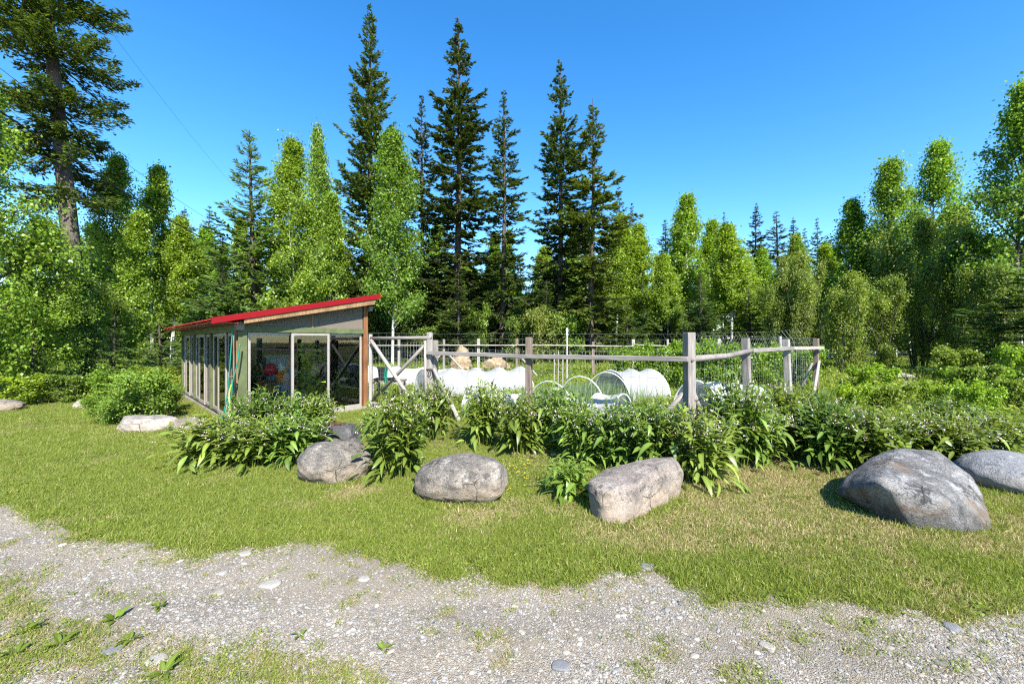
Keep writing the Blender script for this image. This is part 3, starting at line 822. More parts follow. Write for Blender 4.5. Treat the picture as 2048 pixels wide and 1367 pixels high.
# bushes by the lawn
for a in [
    ('lowbush', 275, 752, 9.0, 190, 'spreading bright green bush behind the long pale rock', (1.0, 1.2, 0.75)),
    ('lowbush', 335, 775, 10.2, 120, 'dark green bush touching the far left corner of the greenhouse', (0.85, 1.05, 0.7)),
    ('lowbush', 225, 800, 8.7, 120, 'low bush at the left end of the long pale rock', (1.0, 1.2, 0.8)),
    ('shrub_b', 40, 752, 11.4, 110, 'yellow-green bush at the lawn edge on the far left', (1.35, 1.25, 0.8)),
    ('shrub', 128, 752, 11.8, 95, 'green bush at the lawn edge before the dark boulder', (0.85, 1.0, 0.9)),
    ('shrub_b', 192, 766, 12.5, 70, 'small bush between the dark boulder and the spreading bush', (1.0, 1.05, 0.8)),
    ('shrub', 305, 735, 13.2, 120, 'tall yellow-green bush beside the greenhouse side wall', (1.2, 1.2, 0.8)),
    ('shrub', 245, 748, 12.5, 100, 'leafy bush under the young spruces at left', (0.95, 1.05, 0.75)),
    ('shrub', 1905, 700, 13.5, 110, 'sunlit leafy bush in front of the dark right spruce', (1.1, 1.1, 0.75)),
    ('shrub_b', 2035, 695, 12.0, 110, 'light green bush at the right edge above the wild meadow', (1.05, 1.15, 0.8)),
    ('shrub_b', 1700, 772, 8.8, 95, 'leafy yellow-green bush behind the comfrey left of the largest boulder', (1.35, 1.3, 0.7)),
    ('shrub', 1790, 772, 8.4, 110, 'leafy bush behind the comfrey above the largest boulder', (1.25, 1.25, 0.7)),
    ('shrub_b', 1880, 768, 8.8, 90, 'light green bush between the meadow rocks and the edge boulder', (1.3, 1.3, 0.8)),
    ('shrub_b', 1968, 772, 8.0, 90, 'leafy bush behind the smooth edge boulder', (1.2, 1.3, 0.7)),
    ('shrub', 2045, 760, 8.4, 100, 'bright bush at the right edge behind the smooth edge boulder', (1.3, 1.3, 0.75)),
    ('shrub_b', 1755, 735, 12.5, 110, 'light bush on the meadow left of the pale mossy rock', (1.2, 1.25, 0.8)),
    ('shrub_b', 1930, 740, 11.6, 130, 'leafy meadow bush right of the pale mossy rock', (1.1, 1.2, 0.8)),
    ('shrub', 1960, 735, 11.0, 110, 'small bush right of the half-buried meadow rocks', (1.0, 1.1, 0.8)),
]:
    ptree(a[0], a[1], a[2], a[3], a[4], a[5], None, a[6], cat='shrub', name='shrub')
rasp = [(1265, 700, 13.4), (1320, 694, 13.2), (1375, 690, 13.0), (1430, 690, 12.9), (1485, 693, 12.8), (1540, 697, 12.9), (1590, 702, 13.6)]
for i, (px, top, Y) in enumerate(rasp):
    ptree('shrub_b', px, top, Y, 100, 'raspberry bush in the leafy row inside the garden behind the corner post', 'raspberry row in the garden', (0.85, 1.0, 0.7), name='raspberry_bush')

# ------------------------------------------------------------------ boulders
def rockmesh(name, rx, ry, rz, seed, planes=(), rnd=8, sharp=9.0, sub=5, amp=0.075, bury=0.25, lean=0.0):
    r = np.random.default_rng(seed)
    bm = bmesh.new()
    bmesh.ops.create_icosphere(bm, subdivisions=sub, radius=1.0)
    V = np.array([v.co[:] for v in bm.verts])
    NN = [np.array(p[:3], float) / np.linalg.norm(p[:3]) for p in planes]
    DD = [p[3] for p in planes]
    for k in range(rnd):
        n = r.normal(size=3); n /= np.linalg.norm(n)
        NN.append(n); DD.append(r.uniform(0.8, 0.98))
    acc = np.ones(len(V))                       # unit sphere as soft limit
    for n, d in zip(NN, DD):
        acc += np.maximum(V @ n / d, 1e-3) ** (sharp * 2)
    rad = acc ** (-1 / (sharp * 2))
    sv = float(seed) * 3.7
    for i, v in enumerate(V):
        p = Vector((v[0] + sv, v[1], v[2] - sv))
        f = mnoise.fractal(p * 1.3, 1.0, 2.1, 3) * amp * 1.3 + mnoise.fractal(p * 4.5, 0.9, 2.2, 4) * amp * 0.42
        rad[i] *= 1 + f
    W = V * rad[:, None]
    W = (W - W.min(0)) / (W.max(0) - W.min(0)) * 2 - 1
    W[:, 0] = W[:, 0] * rx + lean * W[:, 2] * rx; W[:, 1] *= ry
    h = rz / (1 - bury)                          # part of the height lies in the soil
    W[:, 2] = (W[:, 2] + 1) * 0.5 * h - bury * h
    for v, w in zip(bm.verts, W): v.co = w
    for f in bm.faces: f.smooth = True
    me = bpy.data.meshes.new(name)
    bm.to_mesh(me); bm.free()
    return me
def rock(px0, px1, ytop, ybot, mat, label, seed, depth=0.8, planes=(), rz=0.0, name='boulder', Y=None, **k):
    Yf = Y if Y else EYE * FPX / (ybot - CY)
    w = (px1 - px0) / FPX * Yf
    Yc = Yf + w * depth * 0.42
    w = (px1 - px0) / FPX * Yc
    h = max(0.08, zat(ytop, Yc + 0.1 * w * depth))
    me = rockmesh(name, w / 2, w * depth / 2, h, seed, planes, **k)
    o = link(name, me, M[mat], None, (at((px0 + px1) / 2, Yc), Yc, 0))
    o.rotation_euler.z = rz
    return setp(o, label, 'boulder', None)

rock(600, 742, 880, 972, 'rockgrey', 'speckled grey egg-shaped boulder at the right end of the left comfrey bed', 3, 0.8, bury=0.18, rnd=7, sharp=5)
rock(831, 1017, 905, 1011, 'rockgrey', 'rounded loaf-shaped grey boulder alone on the lawn in the middle', 5, 0.75, [(1, -0.25, 0.1, 0.93), (0.05, -1, 0.5, 0.9)], bury=0.2, rnd=5, sharp=6)
def corner_rock(pts, mat, label, seed, sharp=16.0, amp=0.04, sub=6):
    """boulder from its corner points (pixel x, pixel y, distance); rounded edges and rough faces"""
    W = [Vector((at(a, Y), Y, zat(b, Y))) for a, b, Y in pts]
    bm = bmesh.new()
    for w in W: bm.verts.new(w)
    bmesh.ops.convex_hull(bm, input=bm.verts[:])
    c = sum(W, Vector()) / len(W)
    bm.normal_update()
    PN = []
    for f in bm.faces:
        n_ = f.normal.copy(); d_ = n_.dot(f.verts[0].co - c)
        if d_ < 0: n_, d_ = -n_, -d_
        PN.append((np.array(n_), max(d_, 0.04)))
    bm.free()
    bm = bmesh.new()
    bmesh.ops.create_icosphere(bm, subdivisions=sub, radius=1.0)
    V = np.array([v.co[:] for v in bm.verts])
    mx = np.zeros(len(V))
    for n_, d_ in PN: mx += np.maximum(V @ n_ / d_, 1e-3) ** sharp
    rad = 1.03 * mx ** (-1 / sharp)
    sz = float(np.mean(rad))
    for i_, v in enumerate(V):
        p = Vector(v * rad[i_]) / sz + Vector((seed * 3.1, 0, seed))
        f = mnoise.fractal(p * 1.6, 1.0, 2.1, 3) * amp + mnoise.ridged_multi_fractal(p * 2.6, 0.9, 2.2, 4, 0.9, 2.0) * amp * 0.22 + mnoise.fractal(p * 8, 0.9, 2.2, 4) * amp * 0.28
        rad[i_] += f * sz
    for v, w in zip(bm.verts, V * rad[:, None]): v.co = w + np.array([0, 0, c.z])
    for f in bm.faces: f.smooth = True
    me = bpy.data.meshes.new('boulder'); bm.to_mesh(me); bm.free()
    return setp(link('boulder', me, M[mat], None, (c.x, c.y, 0)), label, 'boulder')
corner_rock([(1181, 962, 4.2), (1180, 1032, 4.2), (1205, 1056, 3.96), (1245, 1070, 3.9), (1240, 1092, 3.95), (1190, 1060, 4.25), (1310, 1022, 4.3), (1330, 1030, 4.6), (1360, 988, 4.6), (1364, 945, 4.65), (1346, 914, 4.7), (1292, 918, 4.75), (1218, 938, 4.75), (1196, 948, 4.5),
             (1278, 968, 4.12), (1208, 985, 4.02), (1200, 1000, 5.0), (1350, 1000, 5.1), (1215, 942, 4.95), (1340, 921, 5.0)],
            'rockpink', 'angular pinkish boulder with flat top and sloping right side beside the light green comfrey', 8, sharp=40, amp=0.07)
def wp(x, y, z):                   # a world point written as (pixel x, pixel y, distance)
    return (CX + FPX * x / y, CY + (EYE - z) * FPX / y, y)
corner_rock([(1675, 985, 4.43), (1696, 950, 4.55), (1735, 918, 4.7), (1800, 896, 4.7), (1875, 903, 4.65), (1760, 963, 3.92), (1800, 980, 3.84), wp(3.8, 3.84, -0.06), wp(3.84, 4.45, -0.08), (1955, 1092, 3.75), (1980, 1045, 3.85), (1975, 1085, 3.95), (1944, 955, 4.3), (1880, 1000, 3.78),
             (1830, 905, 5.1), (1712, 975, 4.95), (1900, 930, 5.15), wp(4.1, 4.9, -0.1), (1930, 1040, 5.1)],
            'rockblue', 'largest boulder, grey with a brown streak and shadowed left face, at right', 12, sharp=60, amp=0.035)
rock(1944, 2140, 905, 998, 'rocksmooth', 'smooth bluish grey boulder cut off by the right edge', 14, 0.8, [(0, -0.8, 0.7, 0.8)], bury=0.2, rnd=5, sharp=6, amp=0.035)
rock(628, 724, 846, 888, 'rockdark', 'dark flat rock behind the speckled egg-shaped boulder', 17, 0.9, [(0, 0, 1, 0.7)], bury=0.3, Y=6.35)
rock(233, 352, 829, 866, 'rockpale', 'long pale flat rock on the lawn left of the greenhouse', 19, 0.55, [(0.1, 0, 1, 0.6), (-0.8, -0.5, 0.2, 0.75)], bury=0.3)
rock(346, 412, 832, 862, 'rockgrey', 'small rounded grey rock next to the long pale flat rock', 21, 0.7, bury=0.3, rnd=6)
rock(636, 672, 830, 840, 'rockpale', 'small white flat stone on the grass before the greenhouse door', 22, 0.8, [(0, 0, 1, 0.5)], bury=0.3, sub=3, name='stone')
rock(902, 940, 691, 722, 'rocktan', 'tan overhanging boulder behind the back fence', 24, 0.8, [(-0.5, -0.8, -0.3, 0.6)], Y=21.5, bury=0.1, amp=0.16, sharp=12)
rock(962, 1022, 713, 730, 'rocktan', 'low tan boulder right of the overhanging tan boulder', 25, 0.8, Y=21.0, bury=0.15, amp=0.16, sharp=12)
rock(900, 945, 706, 735, 'rocktan', 'small orange-tan boulder under the overhanging tan boulder', 26, 0.8, Y=20.3, bury=0.15, amp=0.16, sharp=12)
rock(1762, 1842, 744, 772, 'rockpale', 'pale mossy rock half buried in the wild meadow at right', 28, 0.7, Y=15.0, bury=0.2)
rock(1804, 1842, 762, 778, 'rockpale', 'small white rock just below the pale mossy rock', 29, 0.8, Y=13.4, bury=0.2)
rock(1958, 1992, 772, 786, 'rockgrey', 'small grey rock in the meadow near the right edge', 30, 0.8, Y=12.2, bury=0.2)
rock(1870, 1898, 775, 790, 'rockpale', 'small pale rock in the meadow between two other meadow rocks', 33, 0.8, Y=12.6, bury=0.2)
rock(55, 172, 740, 790, 'rockdark', 'big dark shaded boulder under the trees at left', 31, 0.8, Y=13.2, bury=0.15)
rock(-40, 42, 797, 824, 'rockgrey', 'grey rock at the left edge of the lawn', 34, 0.7, bury=0.25)
rock(148, 182, 797, 818, 'rockpale', 'small pinkish rock below the green bush at the lawn edge', 35, 0.8, bury=0.25)
# bark lumps on the dark flat rock
bk = MB()
for k in range(9):
    c = Vector((at(640 + k * 5.5, 6.7), 6.55 + 0.05 * (k % 3), 0.43 + 0.012 * (k % 2)))
    d = Vector((random.uniform(-1, 1), random.uniform(-0.5, 0.5), random.uniform(-0.1, 0.2))) * 0.09
    bk.tube([c - d, c + d * 0.2, c + d], [0.02, 0.03, 0.012], 5)
setp(bk.build('bark_pieces', M['bark']), 'brown bark scraps lying on the dark flat rock', 'bark')

# stones lying in the gravel
smeshes = [rockmesh('stone', 0.5, 0.4, 0.3, 60 + k, [(0, 0, 1, 0.6)], sub=3, bury=0.35) for k in range(4)]
for i, (px, py, w, lab, mt) in enumerate([
    (540, 1170, 42, 'largest pale flat stone set in the gravel at left of centre', 'rockpale'),
    (728, 1158, 26, 'pale rounded stone in the gravel below the lawn notch', 'rockpale'),
    (748, 1222, 14, 'small bluish pebble in the gravel below the pale rounded stone', 'rocksmooth'),
    (1122, 1333, 40, 'grey stone half buried in the gravel near the bottom centre', 'rocksmooth'),
    (1140, 1134, 26, 'bluish stone at the grass edge in the middle of the driveway', 'rocksmooth'),
    (1240, 1150, 26, 'pale stone in the gravel just right of the bluish edge stone', 'rockpale'),
    (1292, 1134, 34, 'flat grey stone at the grass edge below the angular boulder', 'rocksmooth'),
    (1534, 1292, 30, 'pale flat stone in the gravel at lower right', 'rockpale'),
    (1880, 1325, 24, 'dark oval pebble in the gravel at lower right corner', 'rocksmooth'),
    (1905, 1255, 34, 'grey flat stone in the gravel below the right lawn edge', 'rocksmooth'),
    (490, 1108, 26, 'pale stone at the edge of the lawn at left', 'rockpale'),
    (438, 1186, 24, 'small white stone left of the largest pale flat stone', 'rockpale'),
    (222, 1302, 40, 'flat grey stone among the weeds at bottom left', 'rocksmooth'),
    (312, 1322, 44, 'pale flat stone in the grass patch at bottom left', 'rockpale'),
]):
    g = gnd(px, py)
    me = smeshes[i % 4].copy()
    me.materials.append(M['stonegrey'] if mt == 'rocksmooth' else M['stonepale'])
    o = link('stone', me, None, None, (g.x, g.y, 0.0))
    s = w / FPX * g.y
    o.scale = (s, s, s * 0.55); o.rotation_euler.z = random.uniform(-0.5, 0.5)
    setp(o, lab, 'stone')

# ------------------------------------------------------------------ greenhouse
SILL = 0.08
def sill_pt(px, py):
    Y = (EYE - SILL) * FPX / (py - CY)
    return Vector((at(px, Y), Y, 0))
GA, GB, GC = sill_pt(476, 846), sill_pt(726, 811), sill_pt(366, 782)
UL, VL = (GB - GA).length, (GC - GA).length
UD, VD = (GB - GA) / UL, (GC - GA) / VL
def G(u, v, z): 
    p = GA + UD * u + VD * v
    return Vector((p.x, p.y, z))
def u_at(px, v=0.0):
    o = GA + VD * v; k = (px - CX) / FPX
    return (k * o.y - o.x) / (UD.x - k * UD.y)
def v_at(px):
    k = (px - CX) / FPX
    return (k * GA.y - GA.x) / (VD.x - k * VD.y)
def gbox(mb, u0, u1, v0, v1, z0, z1, z1b=None, z0b=None):
    z1b = z1 if z1b is None else z1b; z0b = z0 if z0b is None else z0b      # heights at u0 / u1
    return mb.hexa([G(u0, v0, z0), G(u1, v0, z0b), G(u1, v1, z0b), G(u0, v1, z0), G(u0, v0, z1), G(u1, v0, z1b), G(u1, v1, z1b), G(u0, v1, z1)])
gh = empty('greenhouse', G(UL / 2, VL / 2, 0), 'glazed lean-to greenhouse with a bright red sloping roof and green frame', 'greenhouse')
def gpart(name, mat, *boxes, parent=gh, bevel=0.006, **k):
    mb = MB()
    for b in boxes: gbox(mb, *b)
    return mb.build(name, M[mat], parent, bevel=bevel, **k)
DT = 1.955                              # top of the doors
zroof = lambda u: 2.17 + (2.97 - 2.17) * (u + 0.5) / (UL + 0.85)   # underside of the roof sheet
# foundation and floor
gpart('foundation', 'concrete', (-0.08, 0.1, -0.08, VL + 0.08, -0.1, 0.072))
gpart('foundation', 'concrete', (0.102, UL + 0.1, -0.06, 0.08, -0.1, 0.066))
gpart('foundation', 'concrete', (0.102, UL + 0.1, VL - 0.08, VL + 0.078, -0.1, 0.066))
gpart('foundation', 'concrete', (UL - 0.05, UL + 0.1, 0.082, VL - 0.082, -0.1, 0.066))
gpart('floor', 'soil', (0.1, UL - 0.05, 0.08, VL - 0.08, -0.1, 0.03), bevel=0)
# posts
vs = [0.0, v_at(424), v_at(390), VL]
corner = gpart('corner_board', 'greenpaint', (0.0, u_at(495) - 0.01, -0.03, 0.03, 0.07, 2.1))
gpart('post', 'rafterwood', (-0.05, 0.04, 0.032, 0.16, 0.07, 2.0))
for v in vs[1:3]:
    gpart('post', 'greenpaint', (-0.045, 0.06, v - 0.05, v + 0.05, 0.07, DT))
gpart('post', 'greenpaint', (-0.045, 0.06, VL - 0.1, VL, 0.07, DT))
gpart('post', 'orangewood', (UL + 0.004, UL + 0.13, -0.04, 0.09, 0.05, zroof(UL) - 0.03))
gpart('post', 'rafterwood', (UL - 0.02, UL + 0.1, VL - 0.1, VL, 0.05, zroof(UL) - 0.03))
gpart('post', 'rafterwood', (UL - 0.02, UL + 0.1, VL * 0.5, VL * 0.5 + 0.1, 0.05, zroof(UL) - 0.03))
# beams
gpart('beam', 'greenpaint', (-0.06, 0.075, 0.12, VL, DT + 0.003, 2.115))
gpart('beam', 'greenpaint', (u_at(495) - 0.16, UL, -0.045, 0.075, DT + 0.006, 2.085))
gpart('beam', 'rafterwood', (UL - 0.02, UL + 0.1, 0.1, VL, zroof(UL) - 0.17, zroof(UL) - 0.028))
gpart('beam', 'rafterwood', (0.08, UL, VL - 0.1, VL, DT, 2.085))
# squared beam ends poking out at the two front corners
for u, z, a_, b_ in ((0.02, 1.99, 0.15, 0.18), (UL + 0.17, 2.56, 0.11, 0.13)):
    gpart('beam_end', 'greywood', (u - a_ / 2, u + a_ / 2, -0.13, 0.14 if u < 1 else 0.2, z, z + b_), bevel=0.012)
# roof sheet: ribs run down the slope
V0, V1, U0, U1 = -0.3, VL + 0.28, -0.5, UL + 0.35
rb = MB()
nrib = int((V1 - V0) / 0.2)
prof = []
for i in range(nrib):
    a = V0 + (V1 - V0) * i / nrib; w = (V1 - V0) / nrib
    prof += [(a, 0), (a + w * 0.38, 0), (a + w * 0.46, 0.02), (a + w * 0.54, 0.02), (a + w * 0.62, 0)]
prof.append((V1, 0))
for (va, ha), (vb, hb) in zip(prof[:-1], prof[1:]):
    t = 0.012
    rb.hexa([G(U0, va, zroof(U0) + ha), G(U1, va, zroof(U1) + ha), G(U1, vb, zroof(U1) + hb), G(U0, vb, zroof(U0) + hb),
             G(U0, va, zroof(U0) + ha + t), G(U1, va, zroof(U1) + ha + t), G(U1, vb, zroof(U1) + hb + t), G(U0, vb, zroof(U0) + hb + t)])
roof = rb.build('roof', M['redroof'], gh)
fa = MB(); gbox(fa, U0 - 0.01, U1 + 0.01, V0 - 0.03, V0 - 0.004, zroof(U0) - 0.075, zroof(U0) + 0.045, zroof(U1) + 0.045, zroof(U1) - 0.075)
gbox(fa, U0 - 0.01, U1 + 0.01, V0 - 0.004, V0 + 0.12, zroof(U0) + 0.038, zroof(U0) + 0.046, zroof(U1) + 0.046, zroof(U1) + 0.038)
fo = fa.build('fascia', M['red'], roof, bevel=0.003)
# eave soffit strips on the low side, folded back to the wall
nst = 14
for k in range(nst):
    va = V0 + 0.02 + (V1 - V0 - 0.02) * k / nst; vb = V0 + 0.02 + (V1 - V0 - 0.02) * (k + 1) / nst - 0.006
    mb = MB()
    d = 0.006 * (k % 2)
    mb.hexa([G(U0 + 0.01, va, 2.135 - d), G(-0.05, va, 2.117 - d), G(-0.05, vb, 2.117 - d), G(U0 + 0.01, vb, 2.135 - d),
             G(U0 + 0.01, va, 2.15 - d), G(-0.05, va, 2.132 - d), G(-0.05, vb, 2.132 - d), G(U0 + 0.01, vb, 2.15 - d)])
    mb.build('soffit_strip', M['redroof'], roof)
# rafters
for k in range(8):
    v = 0.0 + (VL - 0.09) * k / 7
    gpart('rafter', 'rafterwood', (0.08, UL, v, v + 0.06, zroof(0.08) - 0.14, zroof(0.08) - 0.012, zroof(UL) - 0.012, zroof(UL) - 0.14))
gpart('rafter', 'rafterwood', (0.05, UL + 0.2, V0 + 0.0, V0 + 0.04, zroof(0.05) - 0.17, zroof(0.05) - 0.012, zroof(UL + 0.2) - 0.012, zroof(UL + 0.2) - 0.21))
# gable glazing in twin-wall sheet
us = [0.1, u_at(625), UL]
for a, b in zip(us[:-1], us[1:]):
    gpart('gable_sheet', 'poly', (a + 0.01, b - 0.02, -0.012, -0.004, 2.087, max(2.1, zroof(a) - 0.15), zroof(b) - 0.15), bevel=0)
gpart('gable_batten', 'rafterwood', (us[1] - 0.03, us[1] + 0.015, -0.03, -0.013, 2.087, zroof(us[1]) - 0.15))
# sliding doors
def slider(axis, a, b, z0, z1, off, frame=0.055, thick=0.035):
    """glazed panel: frame > pane; axis 'u' = front wall, 'v' = side wall"""
    mb = MB()
    for (p, q_, za, zb) in ((a, a + frame, z0, z1), (b - frame, b, z0, z1), (a + frame, b - frame, z0, z0 + frame * 1.1), (a + frame, b - frame, z1 - frame, z1)):
        if axis == 'u': gbox(mb, p, q_, off, off + thick, za, zb)
        else: gbox(mb, off, off + thick, p, q_, za, zb)
    d = mb.build('sliding_door', M['alu'], gh, bevel=0.004)
    pm = MB()
    if axis == 'u': gbox(pm, a + frame, b - frame, off + thick * 0.5, off + thick * 0.5 + 0.004, z0 + frame * 1.1, z1 - frame)
    else: gbox(pm, off + thick * 0.5, off + thick * 0.5 + 0.004, a + frame, b - frame, z0 + frame * 1.1, z1 - frame)
    pm.build('pane', M['glass'], d)
    return d
ue = [u_at(496), u_at(585), u_at(656), u_at(724)]
slider('u', ue[0], ue[1] + 0.03, SILL, DT, 0.02)
slider('u', ue[1] - 0.03, ue[2] + 0.03, SILL, DT, -0.03)
slider('u', ue[2] - 0.03, ue[3], SILL, DT, 0.02)
gpart('door_track', 'alu', (ue[0], ue[3], -0.05, 0.07, 0.0665, 0.079))
gpart('door_track', 'black', (-0.075, 0.06, 0.17, VL - 0.11, 0.073, 0.081))
for va, vb in zip(vs[:-1], vs[1:]):
    a, b = va + 0.055, vb - 0.055
    if va == 0: a = 0.18
    if vb == VL: b = VL - 0.11
    c = (b - a) / 3
    slider('v', a, a + c + 0.03, 0.082, DT, 0.01, 0.075)
    slider('v', a + c - 0.03, a + 2 * c + 0.03, 0.082, DT, -0.035, 0.075)
    h = slider('v', a + 2 * c - 0.03, b, 0.082, DT, 0.01, 0.075)
    mb = MB(); gbox(mb, -0.05, -0.036, a + c + 0.0, a + c + 0.03, 0.95, 1.12)
    mb.build('door_handle', M['black'], h, bevel=0.003)
# knee braces
for (u0, z0, u1, z1, v) in ((0.12, 1.52, 0.52, 1.93, 0.14), (UL - 0.03, 1.62, UL - 0.42, 1.94, 0.14)):
    mb = MB(); p, q_ = G(u0, v, z0), G(u1, v, z1)
    s = Vector((UD.x, UD.y, 0)) * 0.045
    w_ = Vector((VD.x, VD.y, 0)) * 0.08
    up_ = Vector((0, 0, 0.055))
    d = (q_ - p).normalized(); n_ = d.cross(w_).normalized() * 0.05
    mb.hexa([p - n_, p + n_, p + n_ + w_, p - n_ + w_, q_ - n_, q_ + n_, q_ + n_ + w_, q_ - n_ + w_])
    mb.build('knee_brace', M['rafterwood'], gh, bevel=0.004)
# high back side: lower boards and glazing
for k in range(3):
    a = 0.15 + (VL - 0.3) * k / 3; b = 0.15 + (VL - 0.3) * (k + 1) / 3
    d = slider('v', a, b, 0.5, DT, UL + 0.02, 0.06)
    gpart('wall_board', 'rafterwood', (UL + 0.01, UL + 0.05, a, b, 0.068, 0.49))
gpart('back_wall', 'greenpaint', (0.1, UL - 0.03, VL - 0.07, VL - 0.03, 0.067, DT - 0.003))

# things inside the greenhouse
def thing_mesh(name, mb, mat, label, cat, **k):
    return setp(mb.build(name, M[mat], None, **k), label, cat)
bench = empty('potting_bench', G(0.6, 3.0, 0.03), 'wooden potting bench inside the greenhouse behind the side doors', 'bench')
mb = MB(); 
for k in range(4): gbox(mb, 0.3 + k * 0.17, 0.45 + k * 0.17, 1.9, 5.6, 0.85, 0.89)
mb.build('top', M['rafterwood'], bench)
for u in (0.33, 0.88):
    for v in (2.0, 3.7, 5.4):
        mb = MB(); gbox(mb, u, u + 0.07, v, v + 0.07, 0.03, 0.85); mb.build('leg', M['rafterwood'], bench)
def pot(c, r, h, mat, name, label, cat):
    prof = [(0.0, 0.0), (r * 0.72, 0.0), (r * 0.95, h * 0.82), (r * 1.06, h * 0.82), (r * 1.06, h), (r * 0.95, h), (r * 0.86, h * 0.86), (0.0, h * 0.86)]
    t = empty(name, c, label, cat)
    o = MB().lathe(prof[:-1], 18, c).build('pot', M[mat], t, smooth=False)
    MB().lathe([(r * 0.87, h * 0.86), (0.0, h * 0.88)], 18, c).build('soil', M['soil'], t)
    return t
pot(G(0.95, 1.5, 0.45), 0.2, 0.34, 'terra', 'plant_pot', 'terracotta pot on a stand behind the first front pane', 'pot')
thing_mesh('plant_stand', gbox(gbox(MB(), 0.62, 1.3, 1.25, 1.8, 0.39, 0.43), 0.7, 0.8, 1.3, 1.7, 0.03, 0.388), 'rafterwood', 'small wooden stand carrying the terracotta pot in the greenhouse', 'stand')
thing_mesh('watering_can', MB().lathe([(0.0, 0), (0.09, 0), (0.1, 0.2), (0.06, 0.26), (0.05, 0.24)], 14, G(1.08, 0.8, 0.79)).tube([G(1.1, 0.75, 0.9), G(1.2, 0.7, 1.15), G(1.24, 0.68, 1.3)], [0.025, 0.02, 0.03], 7), 'orange', 'orange watering can with upright spout inside the greenhouse', 'watering can')
thing_mesh('fertilizer_sack', MB().lathe([(0.0, 0), (0.12, 0.0), (0.15, 0.12), (0.12, 0.24), (0.03, 0.28)], 10, G(0.9, 0.95, 0.96)), 'redplastic', 'small crumpled red bag inside the greenhouse', 'bag', smooth=True)
thing_mesh('cloth_bag', MB().lathe([(0.0, 0), (0.08, 0.0), (0.1, 0.1), (0.06, 0.2), (0.02, 0.24)], 10, G(1.12, 0.95, 1.0)), 'whiteplastic', 'small white bag beside the red bag inside the greenhouse', 'bag', smooth=True)
thing_mesh('side_shelf', gbox(gbox(MB(), 0.75, 1.3, 0.7, 1.1, 0.76, 0.79), 0.78, 0.84, 0.75, 0.81, 0.03, 0.759), 'rafterwood', 'narrow shelf holding bags inside the greenhouse front', 'shelf')
thing_mesh('plastic_tub', gbox(gbox(MB(), 1.5, 1.95, 1.4, 1.9, 0.03, 0.35), 1.46, 1.99, 1.36, 1.94, 0.351, 0.39), 'whiteplastic', 'white lidded tub on the greenhouse floor', 'tub')
thing_mesh('storage_bin', gbox(gbox(MB(), 1.5, 2.1, 3.0, 3.6, 0.03, 1.3), 1.46, 2.14, 2.96, 3.64, 1.301, 1.36), 'blue', 'pale blue upright bin deep inside the greenhouse', 'bin')
# vine on a stick
vp = G(1.62, 0.45, 0.03)
vt = pot(vp, 0.15, 0.28, 'terra', 'potted_vine', 'climbing vine with big lobed leaves in a pot behind the middle front pane', 'plant')
MB().tube([vp + Vector((0, 0, 0.2)), vp + Vector((0.03, 0.02, 0.9)), vp + Vector((-0.02, 0.03, 1.75))], [0.012, 0.01, 0.006], 6).build('stem', M['bark'], vt)
r = np.random.default_rng(44)
n = 220
P = np.array(vp) + np.stack([r.normal(0, 0.13, n), r.normal(0, 0.1, n), r.uniform(0.35, 1.75, n)], 1)
D = norm(np.stack([r.normal(0, 1, n), r.normal(-0.4, 1, n), r.normal(-0.4, 0.4, n)], 1)); S = norm(np.cross(D, r.normal(0, 0.3, (n, 3)) + np.array([0, -0.6, 0.8])))
V_, Q_ = rhombs(P - np.array(vp), D, S, r.uniform(0.09, 0.16, n), r.uniform(0.09, 0.15, n), 0.45, 0.15)
link('foliage', fastmesh('foliage', V_, Q_, tone=np.repeat(r.uniform(0.6, 1, n), 4)), M['herb'], vt, 'local').color = (1.5, 1.5, 1.3, 1)
vp2 = G(2.45, 0.5, 0.03)
vt2 = pot(vp2, 0.14, 0.24, 'black', 'potted_seedling', 'slim leafy seedling in a black pot behind the right front pane', 'plant')
n = 50
P = np.stack([r.normal(0, 0.08, n), r.normal(0, 0.08, n), r.uniform(0.25, 1.05, n)], 1)
D = randdir(r, n); S = norm(np.cross(D, randdir(r, n)))
V_, Q_ = rhombs(P, D, S, 0.11, 0.07, 0.45)
link('foliage', fastmesh('foliage', V_, Q_, tone=np.repeat(r.uniform(0.4, 1, n), 4)), M['herb'], vt2, 'local')
# hoses on the corner post
def catenary(p, q_, sag, n=10):
    return [p + (q_ - p) * (i / n) + Vector((0, 0, -sag * 4 * (i / n) * (1 - i / n))) for i in range(n + 1)]
hk = G(-0.09, -0.06, 0)
tap = empty('garden_tap', hk + Vector((0, 0, 0.0)), 'brass tap on the riser pipe at the front left greenhouse corner', 'tap')
MB().tube([hk + Vector((0, 0, 0)), hk + Vector((0, 0, 1.95))], 0.014, 8).build('riser_pipe', M['brownwood'], tap)
MB().tube([hk + Vector((0, 0, 0.98)), hk + Vector((0.02, -0.06, 0.98)), hk + Vector((0.03, -0.1, 0.9))], 0.02, 8).tube([hk + Vector((-0.05, -0.05, 1.05)), hk + Vector((0.07, -0.05, 1.05))], 0.016, 6).build('spout', M['brass'], tap)
def hose(pts, mat, label):
    P = [Vector(p) for p in pts]; out = []
    for i in range(len(P) - 1):
        p0, p1, p2, p3 = P[max(i - 1, 0)], P[i], P[i + 1], P[min(i + 2, len(P) - 1)]
        for k in range(6):
            t = k / 6
            out.append(0.5 * ((2 * p1) + (p2 - p0) * t + (2 * p0 - 5 * p1 + 4 * p2 - p3) * t * t + (3 * p1 - p0 - 3 * p2 + p3) * t ** 3))
    out.append(P[-1])
    return setp(MB().tube(out, 0.013, 7).build('garden_hose', M[mat], None, smooth=True), label, 'hose')
hz = lambda dx, dy, z: hk + Vector((dx, dy, z))
